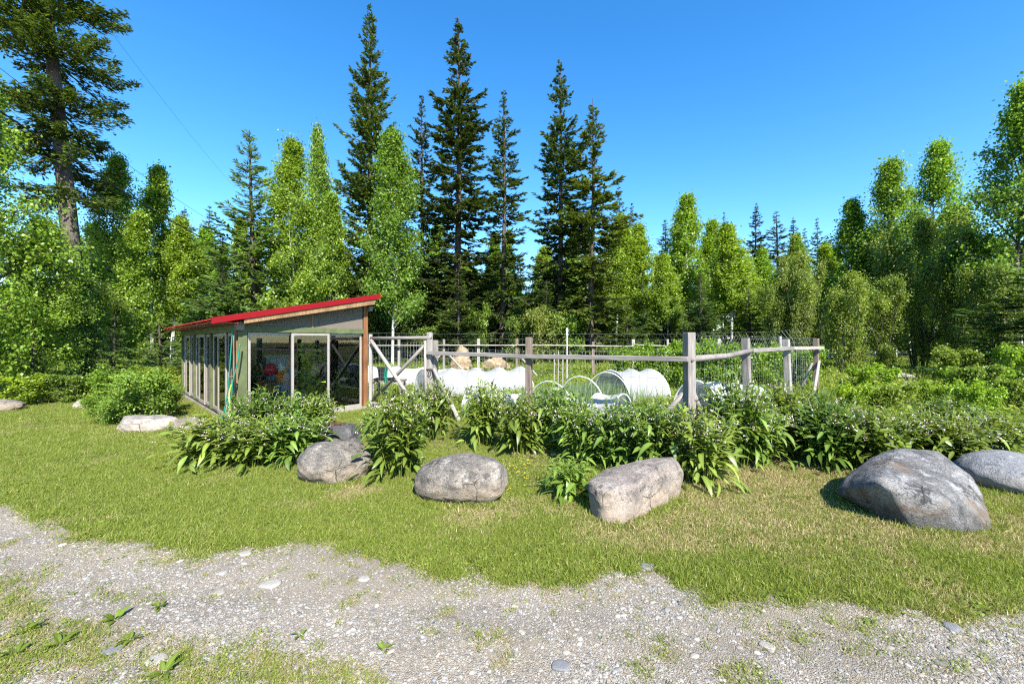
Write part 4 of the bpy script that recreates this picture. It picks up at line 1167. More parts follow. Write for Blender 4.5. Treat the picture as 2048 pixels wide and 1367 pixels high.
hose([hz(0.0, -0.03, 2.02), hz(-0.02, -0.05, 1.6), hz(-0.05, -0.06, 1.1), hz(-0.09, -0.08, 0.6), hz(-0.2, -0.12, 0.02), hz(-0.3, -0.2, 0.013)], 'hose', 'dark green hose hanging straight down left of the corner post')
hose([hz(0.14, -0.02, 1.72), hz(0.11, -0.06, 1.3), hz(0.06, -0.12, 0.95), hz(0.04, -0.12, 0.7), hz(-0.05, -0.12, 0.4), hz(-0.08, -0.12, 0.02)], 'hose', 'dark green hose looped to the tap right of the corner post')
hose([hz(0.03, -0.11, 0.9), hz(0.0, -0.13, 0.7), hz(0.03, -0.14, 0.4), hz(0.05, -0.16, 0.05), hz(0.1, -0.3, 0.013)], 'limehose', 'lime green hose hanging from the brass tap')

# ------------------------------------------------------------------ fences, gate
def beam(name, p0, p1, w, h, mat, parent, bevel=0.01, top=0.0, twist=0.0, round_=False):
    """box or pole with its local Z along p0 > p1"""
    p0, p1 = Vector(p0), Vector(p1)
    L = (p1 - p0).length
    mb = MB()
    if round_:
        mb.tube([(0, 0, 0), (0.002, 0, L * 0.5), (0, 0, L)], [w / 2, w / 2 * 0.95, w / 2 * 0.88], 9)
    else:
        mb.box(-w / 2, w / 2, -h / 2, h / 2, 0, L)
    me = mb.mesh(name, smooth=round_)
    o = link(name, me, M[mat])
    z = (p1 - p0).normalized()
    rot = z.to_track_quat('Z', 'Y').to_matrix().to_4x4() if abs(z.z) < 0.98 else Matrix.Rotation(twist, 4, 'Z')
    if abs(z.z) >= 0.98:
        rot = z.to_track_quat('Z', 'Y').to_matrix().to_4x4() @ Matrix.Rotation(twist, 4, 'Z')
    o.parent = parent
    o.matrix_local = Matrix.Translation(p0 - parent.location) @ rot
    if bevel and not round_:
        m = o.modifiers.new('bevel', 'BEVEL'); m.width = bevel; m.segments = 2
    return o

def wiremesh(parent, path, h0, h1, sx=0.15, sz=0.15, t=0.0035, wob=0.02, leanout=0.0, seed=1, name='wire_mesh', off=0.06):
    """woven wire along a polyline (list of (x, y)); leans out above 1.6 m"""
    r = np.random.default_rng(seed)
    P = [Vector((x, y, 0)) for x, y in path]
    cum = [0.0]
    for a, b in zip(P[:-1], P[1:]): cum.append(cum[-1] + (b - a).length)
    def pos(s, z):
        i = max(k for k in range(len(cum) - 1) if cum[k] <= s + 1e-6)
        a, b = P[i], P[i + 1]; d = (b - a).normalized()
        n_ = Vector((d.y, -d.x, 0))
        q_ = a + d * (s - cum[i])
        w_ = (float(vnoise(s * 1.3, z * 1.1, seed)) - 0.5) * wob * 2
        lo = leanout * max(0, z - 1.5) ** 1.5 * (0.6 + float(vnoise(s * 0.4, 0.3, seed + 4)))
        return q_ + n_ * (off + w_ + lo) + Vector((0, 0, z - lo * 0.25))
    mb = MB()
    S = np.arange(0.02, cum[-1], sx); Z = np.arange(h0, h1 + 0.01, sz)
    ztop = Z[-1]
    for s in S:
        js = r.normal(0, 0.008)
        zz = [h0, (h0 + 1.5) / 2, 1.5, (1.5 + ztop) / 2, ztop] if ztop > 1.55 else [h0, (h0 + ztop) / 2, ztop]
        mb.tube([pos(min(max(s + js, 0), cum[-1] - 1e-3), z) for z in zz], t / 2, 3, cap=False)
    for z in Z:
        mb.tube([pos(min(s, cum[-1] - 1e-3), z) for s in np.arange(0, cum[-1], 0.45).tolist() + [cum[-1] - 1e-3]], t / 2, 3, cap=False)
    return mb.build(name, M['wire'], parent)

GP_ = Vector((at(860, 9.9), 9.9, 0)); P1 = Vector((at(1058, 8.5), 8.5, 0)); P2 = Vector((at(1380, 6.67), 6.67, 0))
P3 = Vector((at(1491, 8.4), 8.4, 0)); P4 = Vector((at(1575, 10.4), 10.4, 0)); P5 = Vector((at(1632, 11.9), 11.9, 0))
front = empty('garden_fence', (GP_ + P2) / 2, 'weathered grey front fence running from the gate to the big corner post', 'fence')
ang = math.atan2(P2.y - GP_.y, P2.x - GP_.x)
def zp(px_y, P): return zat(px_y, P.y)
beam('post', GP_ + Vector((0.1, 0.05, -0.3)), GP_ + Vector((0.1, 0.05, zp(680, GP_))), 0.14, 0.12, 'greywood', front, twist=ang)
beam('post', GP_ + Vector((0, 0, -0.3)), GP_ + Vector((-0.01, 0, zp(664, GP_))), 0.1, 0.11, 'palewood', front, twist=ang)
beam('post', P1 + Vector((0, 0, -0.3)), P1 + Vector((0.0, 0, zp(674, P1))), 0.12, 0.11, 'brownwood', front, twist=ang + 0.1)
beam('post', P2 + Vector((0.0, 0, -0.3)), P2 + Vector((-0.015, 0, zp(664.5, P2))), 0.15, 0.14, 'greywood', front, twist=0.2)
nrm_ = Vector((math.sin(ang), -math.cos(ang), 0))
def rp(P, py, o=0.1): return Vector((P.x, P.y, 0)) + nrm_ * o + Vector((0, 0, zat(py, P.y)))
beam('rail', rp(GP_, 705) + Vector((0.02, 0, 0)), rp(P1, 712), 0.1, 0.085, 'greywood', front)
beam('rail', rp(P1, 712, 0.1) + Vector((0.012, 0, 0)), rp(P2, 717.5, 0.11), 0.1, 0.085, 'greywood', front)
bb = gnd(922, 843)
beam('brace_pole', bb + Vector((0, 0, -0.05)), GP_ + Vector((0.1, -0.06, zat(738, 9.8))), 0.1, 0.1, 'palewood', front, round_=True)
# wooden struts at the big corner post
d1 = (P1 - P2).normalized(); d2 = (P3 - P2).normalized()
beam('strut', P2 + d1 * 0.75 + Vector((0, 0, 0.1)), P2 + d1 * 0.07 + Vector((0, 0, 0.95)), 0.09, 0.09, 'greywood', front, round_=True)
beam('strut', P2 + d2 * 0.8 + Vector((0, 0, 0.1)), P2 + d2 * 0.09 + Vector((0, 0, 0.95)), 0.09, 0.09, 'greywood', front, round_=True)
wiremesh(front, [(GP_.x, GP_.y), (P1.x, P1.y), (P2.x, P2.y)], 0.08, 1.6, 0.15, 0.15, 0.003, seed=3, off=-0.085)

right = empty('garden_fence', (P2 + P5) / 2, 'grey right-hand fence leading back from the big corner post', 'fence')
beam('post', P3 + Vector((0.07, 0, -0.3)), P3 + Vector((0, 0, zp(676, P3))), 0.135, 0.12, 'greywood', right, twist=0.7)
beam('post', P4 + Vector((0.06, 0, -0.3)), P4 + Vector((-0.04, 0, zp(678.5, P4))), 0.14, 0.13, 'palewood', right, twist=0.7)
beam('post', P5 + Vector((0, 0, -0.3)), P5 + Vector((0, 0, zp(676.5, P5))), 0.14, 0.13, 'brownwood', right, twist=0.7)
n2 = Vector((0.68, -0.73, 0))
def rq(P, py): return P + n2 * 0.1 + Vector((0, 0, zat(py, P.y)))
mids = P2 + (P3 - P2) * 0.5
rail_pts = [rp(P2, 717.5, 0.11) + Vector((0.03, 0.02, 0)), rq(mids, 711.5), rq(P3, 701)]
b_ = MB().tube(rail_pts, [0.055, 0.052, 0.05], 8); b_.build('rail', M['greywood'], right, smooth=True)
beam('rail', rq(P3, 700.5) + Vector((0.02, 0.02, 0)), rq(P4, 696), 0.1, 0.085, 'greywood', right)
beam('rail', rq(P4, 696) + Vector((0.02, 0.02, 0)), rq(P5, 695.5) + n2 * 0.05, 0.1, 0.085, 'palewood', right)
e5 = gnd(1624, 803)
beam('brace_pole', Vector((at(1622, 10.9), 10.9, -0.05)), P5 + Vector((0.03, -0.08, zat(722, 11.8))), 0.085, 0.085, 'palewood', right, round_=True)
beam('strut', Vector((at(1590, 12.3), 12.3, 0.02)), P5 + Vector((-0.08, 0.02, 1.15)), 0.08, 0.08, 'greywood', right, round_=True)
wiremesh(right, [(P2.x + 0.1, P2.y + 0.03), (P3.x, P3.y), (P4.x, P4.y), (P5.x, P5.y)], 0.08, 2.0, 0.15, 0.15, 0.003, leanout=0.35, seed=5, off=-0.09)

back = empty('garden_fence', (0.5, 18.5, 0), 'long grey back fence with tall wire at the far side of the garden', 'fence')
BY = 18.5
bposts = [(730, 676, 18.0, 0.12, 'greywood'), (798, 672, 18.3, 0.1, 'palewood'), (888, 678, BY, 0.1, 'greywood'), (957, 677, BY, 0.13, 'palewood'), (1034, 677, BY, 0.12, 'brownwood'),
          (1186, 683, BY, 0.12, 'brownwood'), (1266, 678, BY, 0.14, 'palewood'), (1335, 678, BY, 0.09, 'palewood'), (1437, 677, 16.8, 0.13, 'palewood'), (1560, 672, 14.6, 0.09, 'palewood')]
bp = []
for px, top, Y, w, mt in bposts:
    p = Vector((at(px, Y), Y, 0)); bp.append(p)
    beam('post', p + Vector((0, 0, -0.3)), p + Vector((0, 0, zat(top, Y))), w, w, mt, back)
for a, b in ((0, 2), (2, 4), (4, 6), (6, 7)):
    pa, pb = bp[a], bp[b]
    beam('rail', pa + Vector((0.0 if a == 0 else 0.02, -0.12, zat(690.5 - 0.3 * a, pa.y))), pb + Vector((0.05 if b == 7 else 0, -0.12, zat(690 if b < 6 else 692, pb.y))), 0.14, 0.05, 'greywood' if a < 2 else 'palewood', back)
beam('brace_pole', bp[2] + Vector((-1.1, -0.1, 0)), bp[2] + Vector((-0.1, 0, 1.25)), 0.09, 0.09, 'greywood', back, round_=True)
beam('brace_pole', bp[2] + Vector((1.4, -0.5, 0)), bp[2] + Vector((0.1, 0, 1.3)), 0.1, 0.1, 'palewood', back, round_=True)
beam('brace_pole', bp[4] + Vector((1.1, -0.4, 0)), bp[4] + Vector((0.1, 0, 1.15)), 0.09, 0.09, 'palewood', back, round_=True)
wiremesh(back, [(p.x, p.y) for p in bp] + [(P5.x, P5.y + 0.1)], 0.1, 2.35, 0.3, 0.3, 0.006, leanout=0.55, seed=8, off=0.08, wob=0.05)

pole = empty('white_pole', (at(1134, 16.2), 16.2, 0), 'thin white pole with a banded cap standing above the back rail', 'pole')
beam('shaft', pole.location, pole.location + Vector((0, 0, 2.0)), 0.065, 0.065, 'palewood', pole, bevel=0.01)
mb = MB().lathe([(0.0, 0), (0.05, 0), (0.05, 0.06), (0.04, 0.07), (0.04, 0.16), (0.05, 0.17), (0.05, 0.25), (0.03, 0.29), (0, 0.3)], 12, pole.location + Vector((0, 0, 2.0)))
mb.build('cap', M['whiteplastic'], pole)
for k, (px, top, w) in enumerate([(1108, 706, 0.05), (1116, 700, 0.04), (1125, 712, 0.05)]):
    p = Vector((at(px, 12.5), 12.5, 0))
    mb = MB().tube([p, p + Vector((0.01, 0, zat(top, 12.5)))], [w / 2, w / 2 * 0.7], 6)
    setp(mb.build('bean_stake', M['palewood']), ['leftmost', 'middle', 'rightmost'][k] + ' of three pale bean stakes right of the second fence post', 'stake')

# gate
GL = G(UL + 0.22, -0.02, 0); GR = GP_ + Vector((-0.09, 0.02, 0))
gate = empty('garden_gate', (GL + GR) / 2, 'pole-framed garden gate with crossed diagonals beside the greenhouse', 'gate')
zt = lambda py, P: zat(py, P.y)
beam('post', GL + Vector((0, 0, 0.0)), GL + Vector((0, 0, zt(668, GL))), 0.085, 0.085, 'palewood', gate)
beam('top_pole', GL + Vector((0.03, -0.07, zt(676.5, GL))), GR + Vector((0.12, -0.07, zt(675, GR))), 0.095, 0.095, 'greywood', gate, round_=True)
beam('end_pole', GR + Vector((0.0, -0.06, 0.15)), GR + Vector((-0.02, -0.06, zt(676, GR) - 0.06)), 0.07, 0.07, 'palewood', gate, round_=True)
beam('bottom_board', GL + Vector((0.05, -0.03, 0.12)), GR + Vector((-0.04, -0.03, 0.12)), 0.05, 0.09, 'palewood', gate)
beam('diagonal', GL + Vector((0.05, -0.12, zt(680, GL))), GR + Vector((-0.25, -0.12, 0.25)), 0.1, 0.1, 'palewood', gate, round_=True)
beam('diagonal', GL + Vector((0.08, -0.02, 0.22)), GR + Vector((-0.04, -0.02, zt(690, GR))), 0.09, 0.09, 'greywood', gate, round_=True)
wiremesh(gate, [(GL.x + 0.05, GL.y), (GR.x, GR.y)], 0.14, 1.8, 0.1, 0.1, 0.003, seed=11, off=0.0, wob=0.01)
mb = MB().tube([GR + Vector((0.1, -0.09, 1.08)), GR + Vector((0.13, -0.11, 1.0)), GR + Vector((0.1, -0.12, 0.93)), GR + Vector((0.06, -0.11, 1.0)), GR + Vector((0.1, -0.09, 1.08))], 0.009, 6)
mb.build('chain', M['black'], gate)
mb = MB().tube([GR + Vector((0.02, -0.1, 1.12)), GR + Vector((0.2, -0.1, 1.11))], 0.02, 6); mb.build('latch', M['brownwood'], gate)
hp = GL + Vector((0.28, 0.35, 0))
for k in range(2):
    setp(MB().tube([hp + Vector((0.05 * k + 0.015 * math.sin(i), 0, 1.25 - i * 0.09)) for i in range(13)], 0.02, 6).build('garden_hose', M['hose'], smooth=True),
         ['green hose hank hanging just inside the gate, left strand', 'green hose hank hanging just inside the gate, right strand'][k], 'hose')
tb = empty('garden_table', (at(778, 11.9), 11.9, 0), 'low rough table with dark trays just inside the gate', 'table')
b0 = tb.location
for k in range(4): MB().box(b0.x - 0.45, b0.x + 0.45, b0.y - 0.3 + k * 0.15, b0.y - 0.16 + k * 0.15, 0.62, 0.66).build('plank', M['brownwood'], tb, bevel=0.005)
for sx in (-0.4, 0.36):
    for sy in (-0.26, 0.22): MB().box(b0.x + sx, b0.x + sx + 0.05, b0.y + sy, b0.y + sy + 0.05, 0, 0.619).build('leg', M['greywood'], tb)
setp(MB().box(b0.x - 0.35, b0.x + 0.1, b0.y - 0.25, b0.y + 0.1, 0.661, 0.70).box(b0.x - 0.38, b0.x + 0.13, b0.y - 0.28, b0.y + 0.13, 0.70, 0.715).build('seed_tray', M['black'], bevel=0.006), 'black seed tray on the low table inside the gate', 'tray')
setp(MB().lathe([(0, 0), (0.11, 0), (0.14, 0.26), (0.15, 0.26), (0.15, 0.29), (0.13, 0.29)], 16, (b0.x - 0.25, b0.y + 0.2, 0.717)).build('bucket', M['black'], smooth=False), 'black bucket standing on the seed tray inside the gate', 'bucket')

# ------------------------------------------------------------------ hoop tunnels
def tunnel(p0, p1, w, h0, h1, nh, cover, label, name='hoop_tunnel', sag=0.1, hoopr=0.016, cov=(0.0, 1.0), arc=(0.0, 1.0)):
    p0, p1 = Vector((*p0, 0)), Vector((*p1, 0))
    root = empty(name, (p0 + p1) / 2, label, 'tunnel')
    d = (p1 - p0).normalized(); n_ = Vector((-d.y, d.x, 0)); L = (p1 - p0).length
    def pt(s, a, k=1.0, dz=0.0):
        h = h0 + (h1 - h0) * s
        return p0 + d * (L * s) + n_ * (math.cos(a) * w / 2 * k) + Vector((0, 0, max(0, math.sin(a)) ** 0.85 * h * k + dz))
    for i in range(nh):
        s = i / (nh - 1)
        MB().tube([pt(s, math.pi * j / 20, 1.0) for j in range(21)], hoopr, 6).build('hoop', M['pvc'], root, smooth=True)
    if cover:
        mb = MB(); ns, na = 8 * (nh - 1), 22
        vs_ = []
        for i in range(ns + 1):
            s = cov[0] + (cov[1] - cov[0]) * i / ns
            f = (s * (nh - 1)) % 1.0
            sg = 1 - sag * 4 * f * (1 - f)
            for j in range(na + 1):
                a = math.pi * (arc[0] + (arc[1] - arc[0]) * j / na)
                k = 1.02 - (1 - sg) * math.sin(a) + 0.05 * (float(vnoise(i * 0.8 + L, j * 0.55, 3)) - 0.5) + 0.03 * (float(vnoise(i * 2.1, j * 1.7, 7)) - 0.5)
                vs_.append(pt(s, a, k))
        fs = [(i * (na + 1) + j, (i + 1) * (na + 1) + j, (i + 1) * (na + 1) + j + 1, i * (na + 1) + j + 1) for i in range(ns) for j in range(na)]
        mb.add(vs_, fs).build('cover', M[cover], root, smooth=True)
    return root
tunnel((at(738, 15.4), 15.4), (at(962, 14.6), 14.6), 1.3, 0.86, 0.8, 5, 'cover', 'long white row-cover tunnel at the back left of the garden')
tunnel((at(848, 11.6), 11.6), (at(1040, 13.6), 13.6), 1.5, 0.98, 0.92, 5, 'net', 'grey netted hoop tunnel in the middle left of the garden', sag=0.14)
tunnel((at(940, 10.3), 10.3), (at(1040, 9.9), 9.9), 1.0, 0.55, 0.5, 3, 'cover', 'low white cover just behind the front fence left of the second post', sag=0.05)
tunnel((at(1100, 9.5), 9.5), (at(1215, 11.0), 11.0), 1.45, 0.84, 0.94, 3, None, 'row of bare white hoops over the leek bed', name='bare_hoops')
tunnel((at(1222, 11.2), 11.2), (at(1300, 11.9), 11.9), 1.5, 0.98, 0.96, 3, 'net', 'pale netted hoop tunnel right of the bare hoops', sag=0.08)
tunnel((at(1195, 8.4), 8.4), (at(1245, 8.0), 8.0), 0.9, 0.7, 0.74, 2, 'cover', 'small bright white cover close behind the tall comfrey', sag=0.06)
tunnel((at(1392, 8.7), 8.7), (at(1500, 9.8), 9.8), 1.2, 0.93, 0.74, 4, 'cover', 'white row-cover tunnel right behind the big corner post', sag=0.05)

# ------------------------------------------------------------------ overhead cables
for A, B, r_, lab in [
    ((-200, 85, 8), (500, 522, 24), 0.02, 'thick black overhead cable crossing the upper left'),
    ((-200, -20, 9), (470, 470, 30), 0.008, 'thin overhead cable above the thick one at upper left'),
    ((130, -60, 18), (470, 375, 45), 0.007, 'thin overhead wire against the blue sky at upper left')]:
    p = Vector((at(A[0], A[2]), A[2], zat(A[1], A[2]))); q_ = Vector((at(B[0], B[2]), B[2], zat(B[1], B[2])))
    setp(MB().tube(catenary(p, q_, 0.35, 24), r_, 5).build('overhead_cable', M['cable'], smooth=True), lab, 'cable')

# ------------------------------------------------------------------ comfrey
def leafmesh(L, W, curl, seed, seg=5, fold=0.22):
    r = np.random.default_rng(seed)
    V, Q, T = [], [], []
    for i in range(seg + 1):
        t = i / seg
        w = W * 0.5 * (math.sin(math.pi * min(1, 0.06 + t * 0.94) ** 0.8) ** 0.9) if i < seg else 0.002
        x = L * (t - 0.12 * t * t); z = L * (0.12 * t - curl * t * t)
        wv = 0.05 * W * math.sin(t * 9 + seed)
        V += [(x, -w, z + fold * w + wv), (x, 0, z), (x, w, z + fold * w - wv)]
        T += [0.55 - 0.1 * t + r.normal(0, 0.05), 0.85, 0.55 - 0.1 * t + r.normal(0, 0.05)]
    for i in range(seg):
        a = i * 3
        Q += [(a, a + 3, a + 4, a + 1), (a + 1, a + 4, a + 5, a + 2)]
    return np.array(V), np.array(Q), np.clip(T, 0, 1)
BIG = []
for k in range(5):
    V_, Q_, T_ = leafmesh(0.36 + 0.03 * k, 0.095 + 0.008 * k, 0.32 + 0.1 * k, 70 + k)
    me = fastmesh('leaf', V_, Q_, tone=T_ * (0.8 + 0.1 * (k % 3)), smooth=True); me.materials.append(M['comfrey']); BIG.append(me)
SL = [leafmesh(1.0, 0.27 + 0.03 * k, 0.28 + 0.12 * k, 80 + k, seg=3) for k in range(3)]

def orient(P, yaw, pitch, roll, scl, base):
    """instances of a small leaf (V, Q, T) joined in numpy"""
    V0_, Q0_, T0_ = base
    n = len(P)
    cy, sy, cp, sp, cr, sr = np.cos(yaw), np.sin(yaw), np.cos(pitch), np.sin(pitch), np.cos(roll), np.sin(roll)
    X = np.stack([cy * cp, sy * cp, sp], 1)
    Yv = np.stack([-sy, cy, np.zeros(n)], 1)
    Z = np.cross(X, Yv)
    Y2 = Yv * cr[:, None] + Z * sr[:, None]; Z2 = np.cross(X, Y2)
    V = P[:, None, :] + scl[:, None, None] * (V0_[None, :, 0:1] * X[:, None] + V0_[None, :, 1:2] * Y2[:, None] + V0_[None, :, 2:3] * Z2[:, None])
    Q = Q0_[None] + (np.arange(n) * len(V0_))[:, None, None]
    return V.reshape(-1, 3), Q.reshape(-1, 4), np.tile(T0_, n)

def comfrey_proto(seed, stems, H, R, flowers):
    """upper growth of a clump, for a plant about H high and 2R wide"""
    r = np.random.default_rng(seed)
    A, B, W, LP, LY, LPi, LS, LT, FP = [], [], [], [], [], [], [], [], []
    for k in range(stems):
        az = r.uniform(0, 6.28); q0 = r.random() ** 0.6
        b = np.array([math.cos(az) * 0.25 * R * q0, math.sin(az) * 0.25 * R * q0, 0])
        hh = H * r.uniform(0.72, 1.0) * (1 - 0.22 * q0 ** 2)
        tip = np.array([math.cos(az) * R * 0.8 * q0, math.sin(az) * R * 0.8 * q0, hh])
        mid_ = b + (tip - b) * 0.5 + np.array([-math.cos(az), -math.sin(az), 0]) * 0.1 * R * q0 + np.array([0, 0, 0.06])
        A += [b, mid_]; B += [mid_, tip]; W += [0.008, 0.006]
        nl = int(r.integers(11, 16))
        for j in range(nl):
            t = 0.22 + 0.78 * (j + r.random() * 0.6) / nl
            p = b * (1 - t) ** 2 + 2 * mid_ * t * (1 - t) + tip * t * t
            LP.append(p); LY.append(r.uniform(0, 6.28)); LPi.append(r.uniform(-0.25, 0.7) + 0.3 * t)
            LS.append((0.26 - 0.16 * t) * r.uniform(0.8, 1.2)); LT.append(np.clip(r.normal(0.0, 0.12) + 0.1 * t, -0.4, 0.4))
        if flowers:
            for j in range(int(r.integers(0, 4))):
                FP.append(tip + r.normal(0, 0.045, 3) * np.array([1, 1, 0.8]) + np.array([0, 0, -0.03 - 0.12 * r.random()]))
    LP = np.array(LP); n = len(LP)
    grp = r.integers(0, 3, n)
    VV, QQ, TT, o = [], [], [], 0
    for g in range(3):
        m_ = grp == g
        v, q, t = orient(LP[m_], np.array(LY)[m_], np.array(LPi)[m_], r.normal(0, 0.3, m_.sum()), np.array(LS)[m_], SL[g])
        t = np.clip(t + np.repeat(np.array(LT)[m_], len(SL[g][0])), 0, 1)
        VV.append(v); QQ.append(q + o); TT.append(t); o += len(v)
    fol = fastmesh('foliage', np.concatenate(VV), np.concatenate(QQ), tone=np.concatenate(TT) * 0.9, smooth=True); fol.materials.append(M['comfrey'])
    sv, sq = sticks(np.array(A), np.array(B), np.array(W), np.array(W) * 0.7)
    stm = fastmesh('stems', sv, sq, tone=np.full(len(sv), 0.9)); stm.materials.append(M['comfrey'])
    flo = None
    if flowers:
        F = np.array(FP); m = 3
        F = np.repeat(F, m, 0) + r.normal(0, 0.012, (len(F) * m, 3)); n = len(F)
        D = norm(np.stack([r.normal(0, 0.5, n), r.normal(0, 0.5, n), -np.ones(n)], 1)); S = norm(np.cross(D, randdir(r, n)))
        fv, fq = rhombs(F, D, S, r.uniform(0.016, 0.026, n), r.uniform(0.011, 0.017, n), 0.6, 0.3)
        flo = fastmesh('flowers', fv, fq, tone=np.repeat(r.random(n), 4)); flo.materials.append(M['petal'])
    return fol, stm, flo
CP = [comfrey_proto(101 + k, 58, 1.0, 0.6, True) for k in range(4)] + [comfrey_proto(120, 22, 0.8, 0.55, False)]
crnd = random.Random(5)
def comfrey(px, Y, R, Ht, label, k=None, tint=None, flowers=True, name='comfrey_plant', nleaf=60, group=None):
    root = empty(name, (at(px, Y), Y, 0), label, 'plant', group, crnd.uniform(0, 6.28))
    if tint is None:
        y_ = crnd.uniform(0.85, 1.25); tint = (y_ * crnd.uniform(0.95, 1.25), y_, y_ * crnd.uniform(0.8, 1.0))
    fol, stm, flo = CP[4] if not flowers else CP[crnd.randrange(4)]
    s = R / 0.55; sz = Ht / (1.0 if flowers else 0.8)
    for nm, me in (('foliage', fol), ('stems', stm), ('flowers', flo)):
        if me is None: continue
        o = bpy.data.objects.new(nm, me); COL.objects.link(o); o.parent = root; o.scale = (s, s, sz)
        if nm != 'stems': o['kind'] = 'stuff'
        if tint and nm != 'flowers': o.color = (*tint, 1)
    for i in range(nleaf):                               # the large lower leaves, one by one
        a = crnd.uniform(0, 6.28); q0 = crnd.random()
        me = BIG[crnd.randrange(5)]
        o = bpy.data.objects.new('leaf', me); COL.objects.link(o); o.parent = root
        z = Ht * (0.08 + 0.6 * crnd.random() ** 1.1)
        rr = R * (0.3 + 0.62 * crnd.random()) * (1 - 0.25 * z / Ht)
        o.location = (math.cos(a) * rr, math.sin(a) * rr, z)
        o.rotation_euler = (crnd.gauss(0, 0.3), -crnd.uniform(-0.15, 0.7) + 0.3, a + crnd.gauss(0, 0.35))
        g = crnd.uniform(0.34, 0.62) * (0.8 + 0.2 * min(1, R / 0.6))
        o.scale = (g, g, g)
        t_ = crnd.uniform(0.7, 1.3) if crnd.random() > 0.05 else 1.55; b_ = tint or (1, 1, 1)
        o.color = (b_[0] * t_, b_[1] * t_, b_[2] * t_, 1)
    return root
for a in [
    (425, 5.95, 0.66, 0.72, 'low spreading comfrey at the far left end of the left bed'),
    (500, 5.8, 0.56, 0.72, 'comfrey at the front of the left bed with dark shaded base'),
    (590, 6.0, 0.55, 0.75, 'comfrey leaning on the speckled egg-shaped boulder from the left'),
    (518, 6.8, 0.5, 0.98, 'upright comfrey right in front of the greenhouse corner post'),
    (590, 6.9, 0.5, 0.98, 'upright comfrey in front of the left front pane'),
    (640, 7.1, 0.4, 0.85, 'comfrey before the middle front pane of the greenhouse'),
    (800, 5.4, 0.56, 1.12, 'tall comfrey mound standing between the two rounded boulders'),
    (765, 6.1, 0.35, 0.8, 'comfrey behind the left part of the tall mound between the boulders'),
    (872, 7.6, 0.42, 1.02, 'comfrey growing round the leaning white brace pole'),
    (838, 7.4, 0.38, 0.88, 'comfrey below the gate diagonal'),
    (968, 7.1, 0.5, 0.95, 'comfrey at the left end of the long row, right of the brace pole'),
    (1040, 6.55, 0.5, 0.92, 'comfrey in the long row directly below the second fence post'),
    (1105, 6.7, 0.5, 0.98, 'comfrey in the long row right of the second fence post'),
    (1165, 6.0, 0.5, 0.9, 'comfrey in the long row behind the light green low plant'),
    (1235, 5.7, 0.5, 0.9, 'comfrey in the long row before the small bright white cover'),
    (1305, 5.5, 0.58, 1.0, 'comfrey behind the angular pinkish boulder'),
    (1405, 5.15, 0.58, 0.86, 'big comfrey with broad drooping leaves right of the angular pinkish boulder'),
    (1470, 5.9, 0.55, 1.12, 'flowering comfrey just right of the big corner post'),
    (1555, 6.4, 0.6, 1.12, 'flowering comfrey below the slanted third fence post'),
    (1520, 5.9, 0.5, 0.85, 'comfrey with shaded base at the right end of the dry grass strip'),
    (1625, 6.4, 0.55, 1.0, 'flowering comfrey below the right end of the fence'),
    (1650, 5.7, 0.52, 0.88, 'comfrey above the dry grass left of the largest boulder'),
    (1735, 5.55, 0.58, 0.82, 'comfrey with large leaves directly behind the largest boulder, left part'),
    (1815, 5.9, 0.5, 0.72, 'comfrey behind the top of the largest boulder'),
    (1905, 5.6, 0.5, 0.72, 'comfrey between the largest boulder and the smooth edge boulder'),
    (1985, 6.0, 0.5, 0.7, 'comfrey behind the smooth boulder at the right edge'),
    (1890, 7.2, 0.5, 0.7, 'comfrey in the meadow farther behind the largest boulder'),
]:
    comfrey(a[0], a[1], a[2] * 1.06, a[3] * (1.14 if a[0] > 900 else 1.06) * crnd.uniform(0.92, 1.1), a[4])
comfrey(1140, 4.72, 0.4, 0.52, 'low light green comfrey without flowers left of the angular pinkish boulder', tint=(1.25, 1.2, 0.95), flowers=False, nleaf=46)
comfrey(548, 6.35, 0.32, 0.72, 'pale lime green floppy plant in the middle of the left bed', tint=(1.9, 1.75, 1.0), flowers=False, nleaf=16, name='floppy_plant')

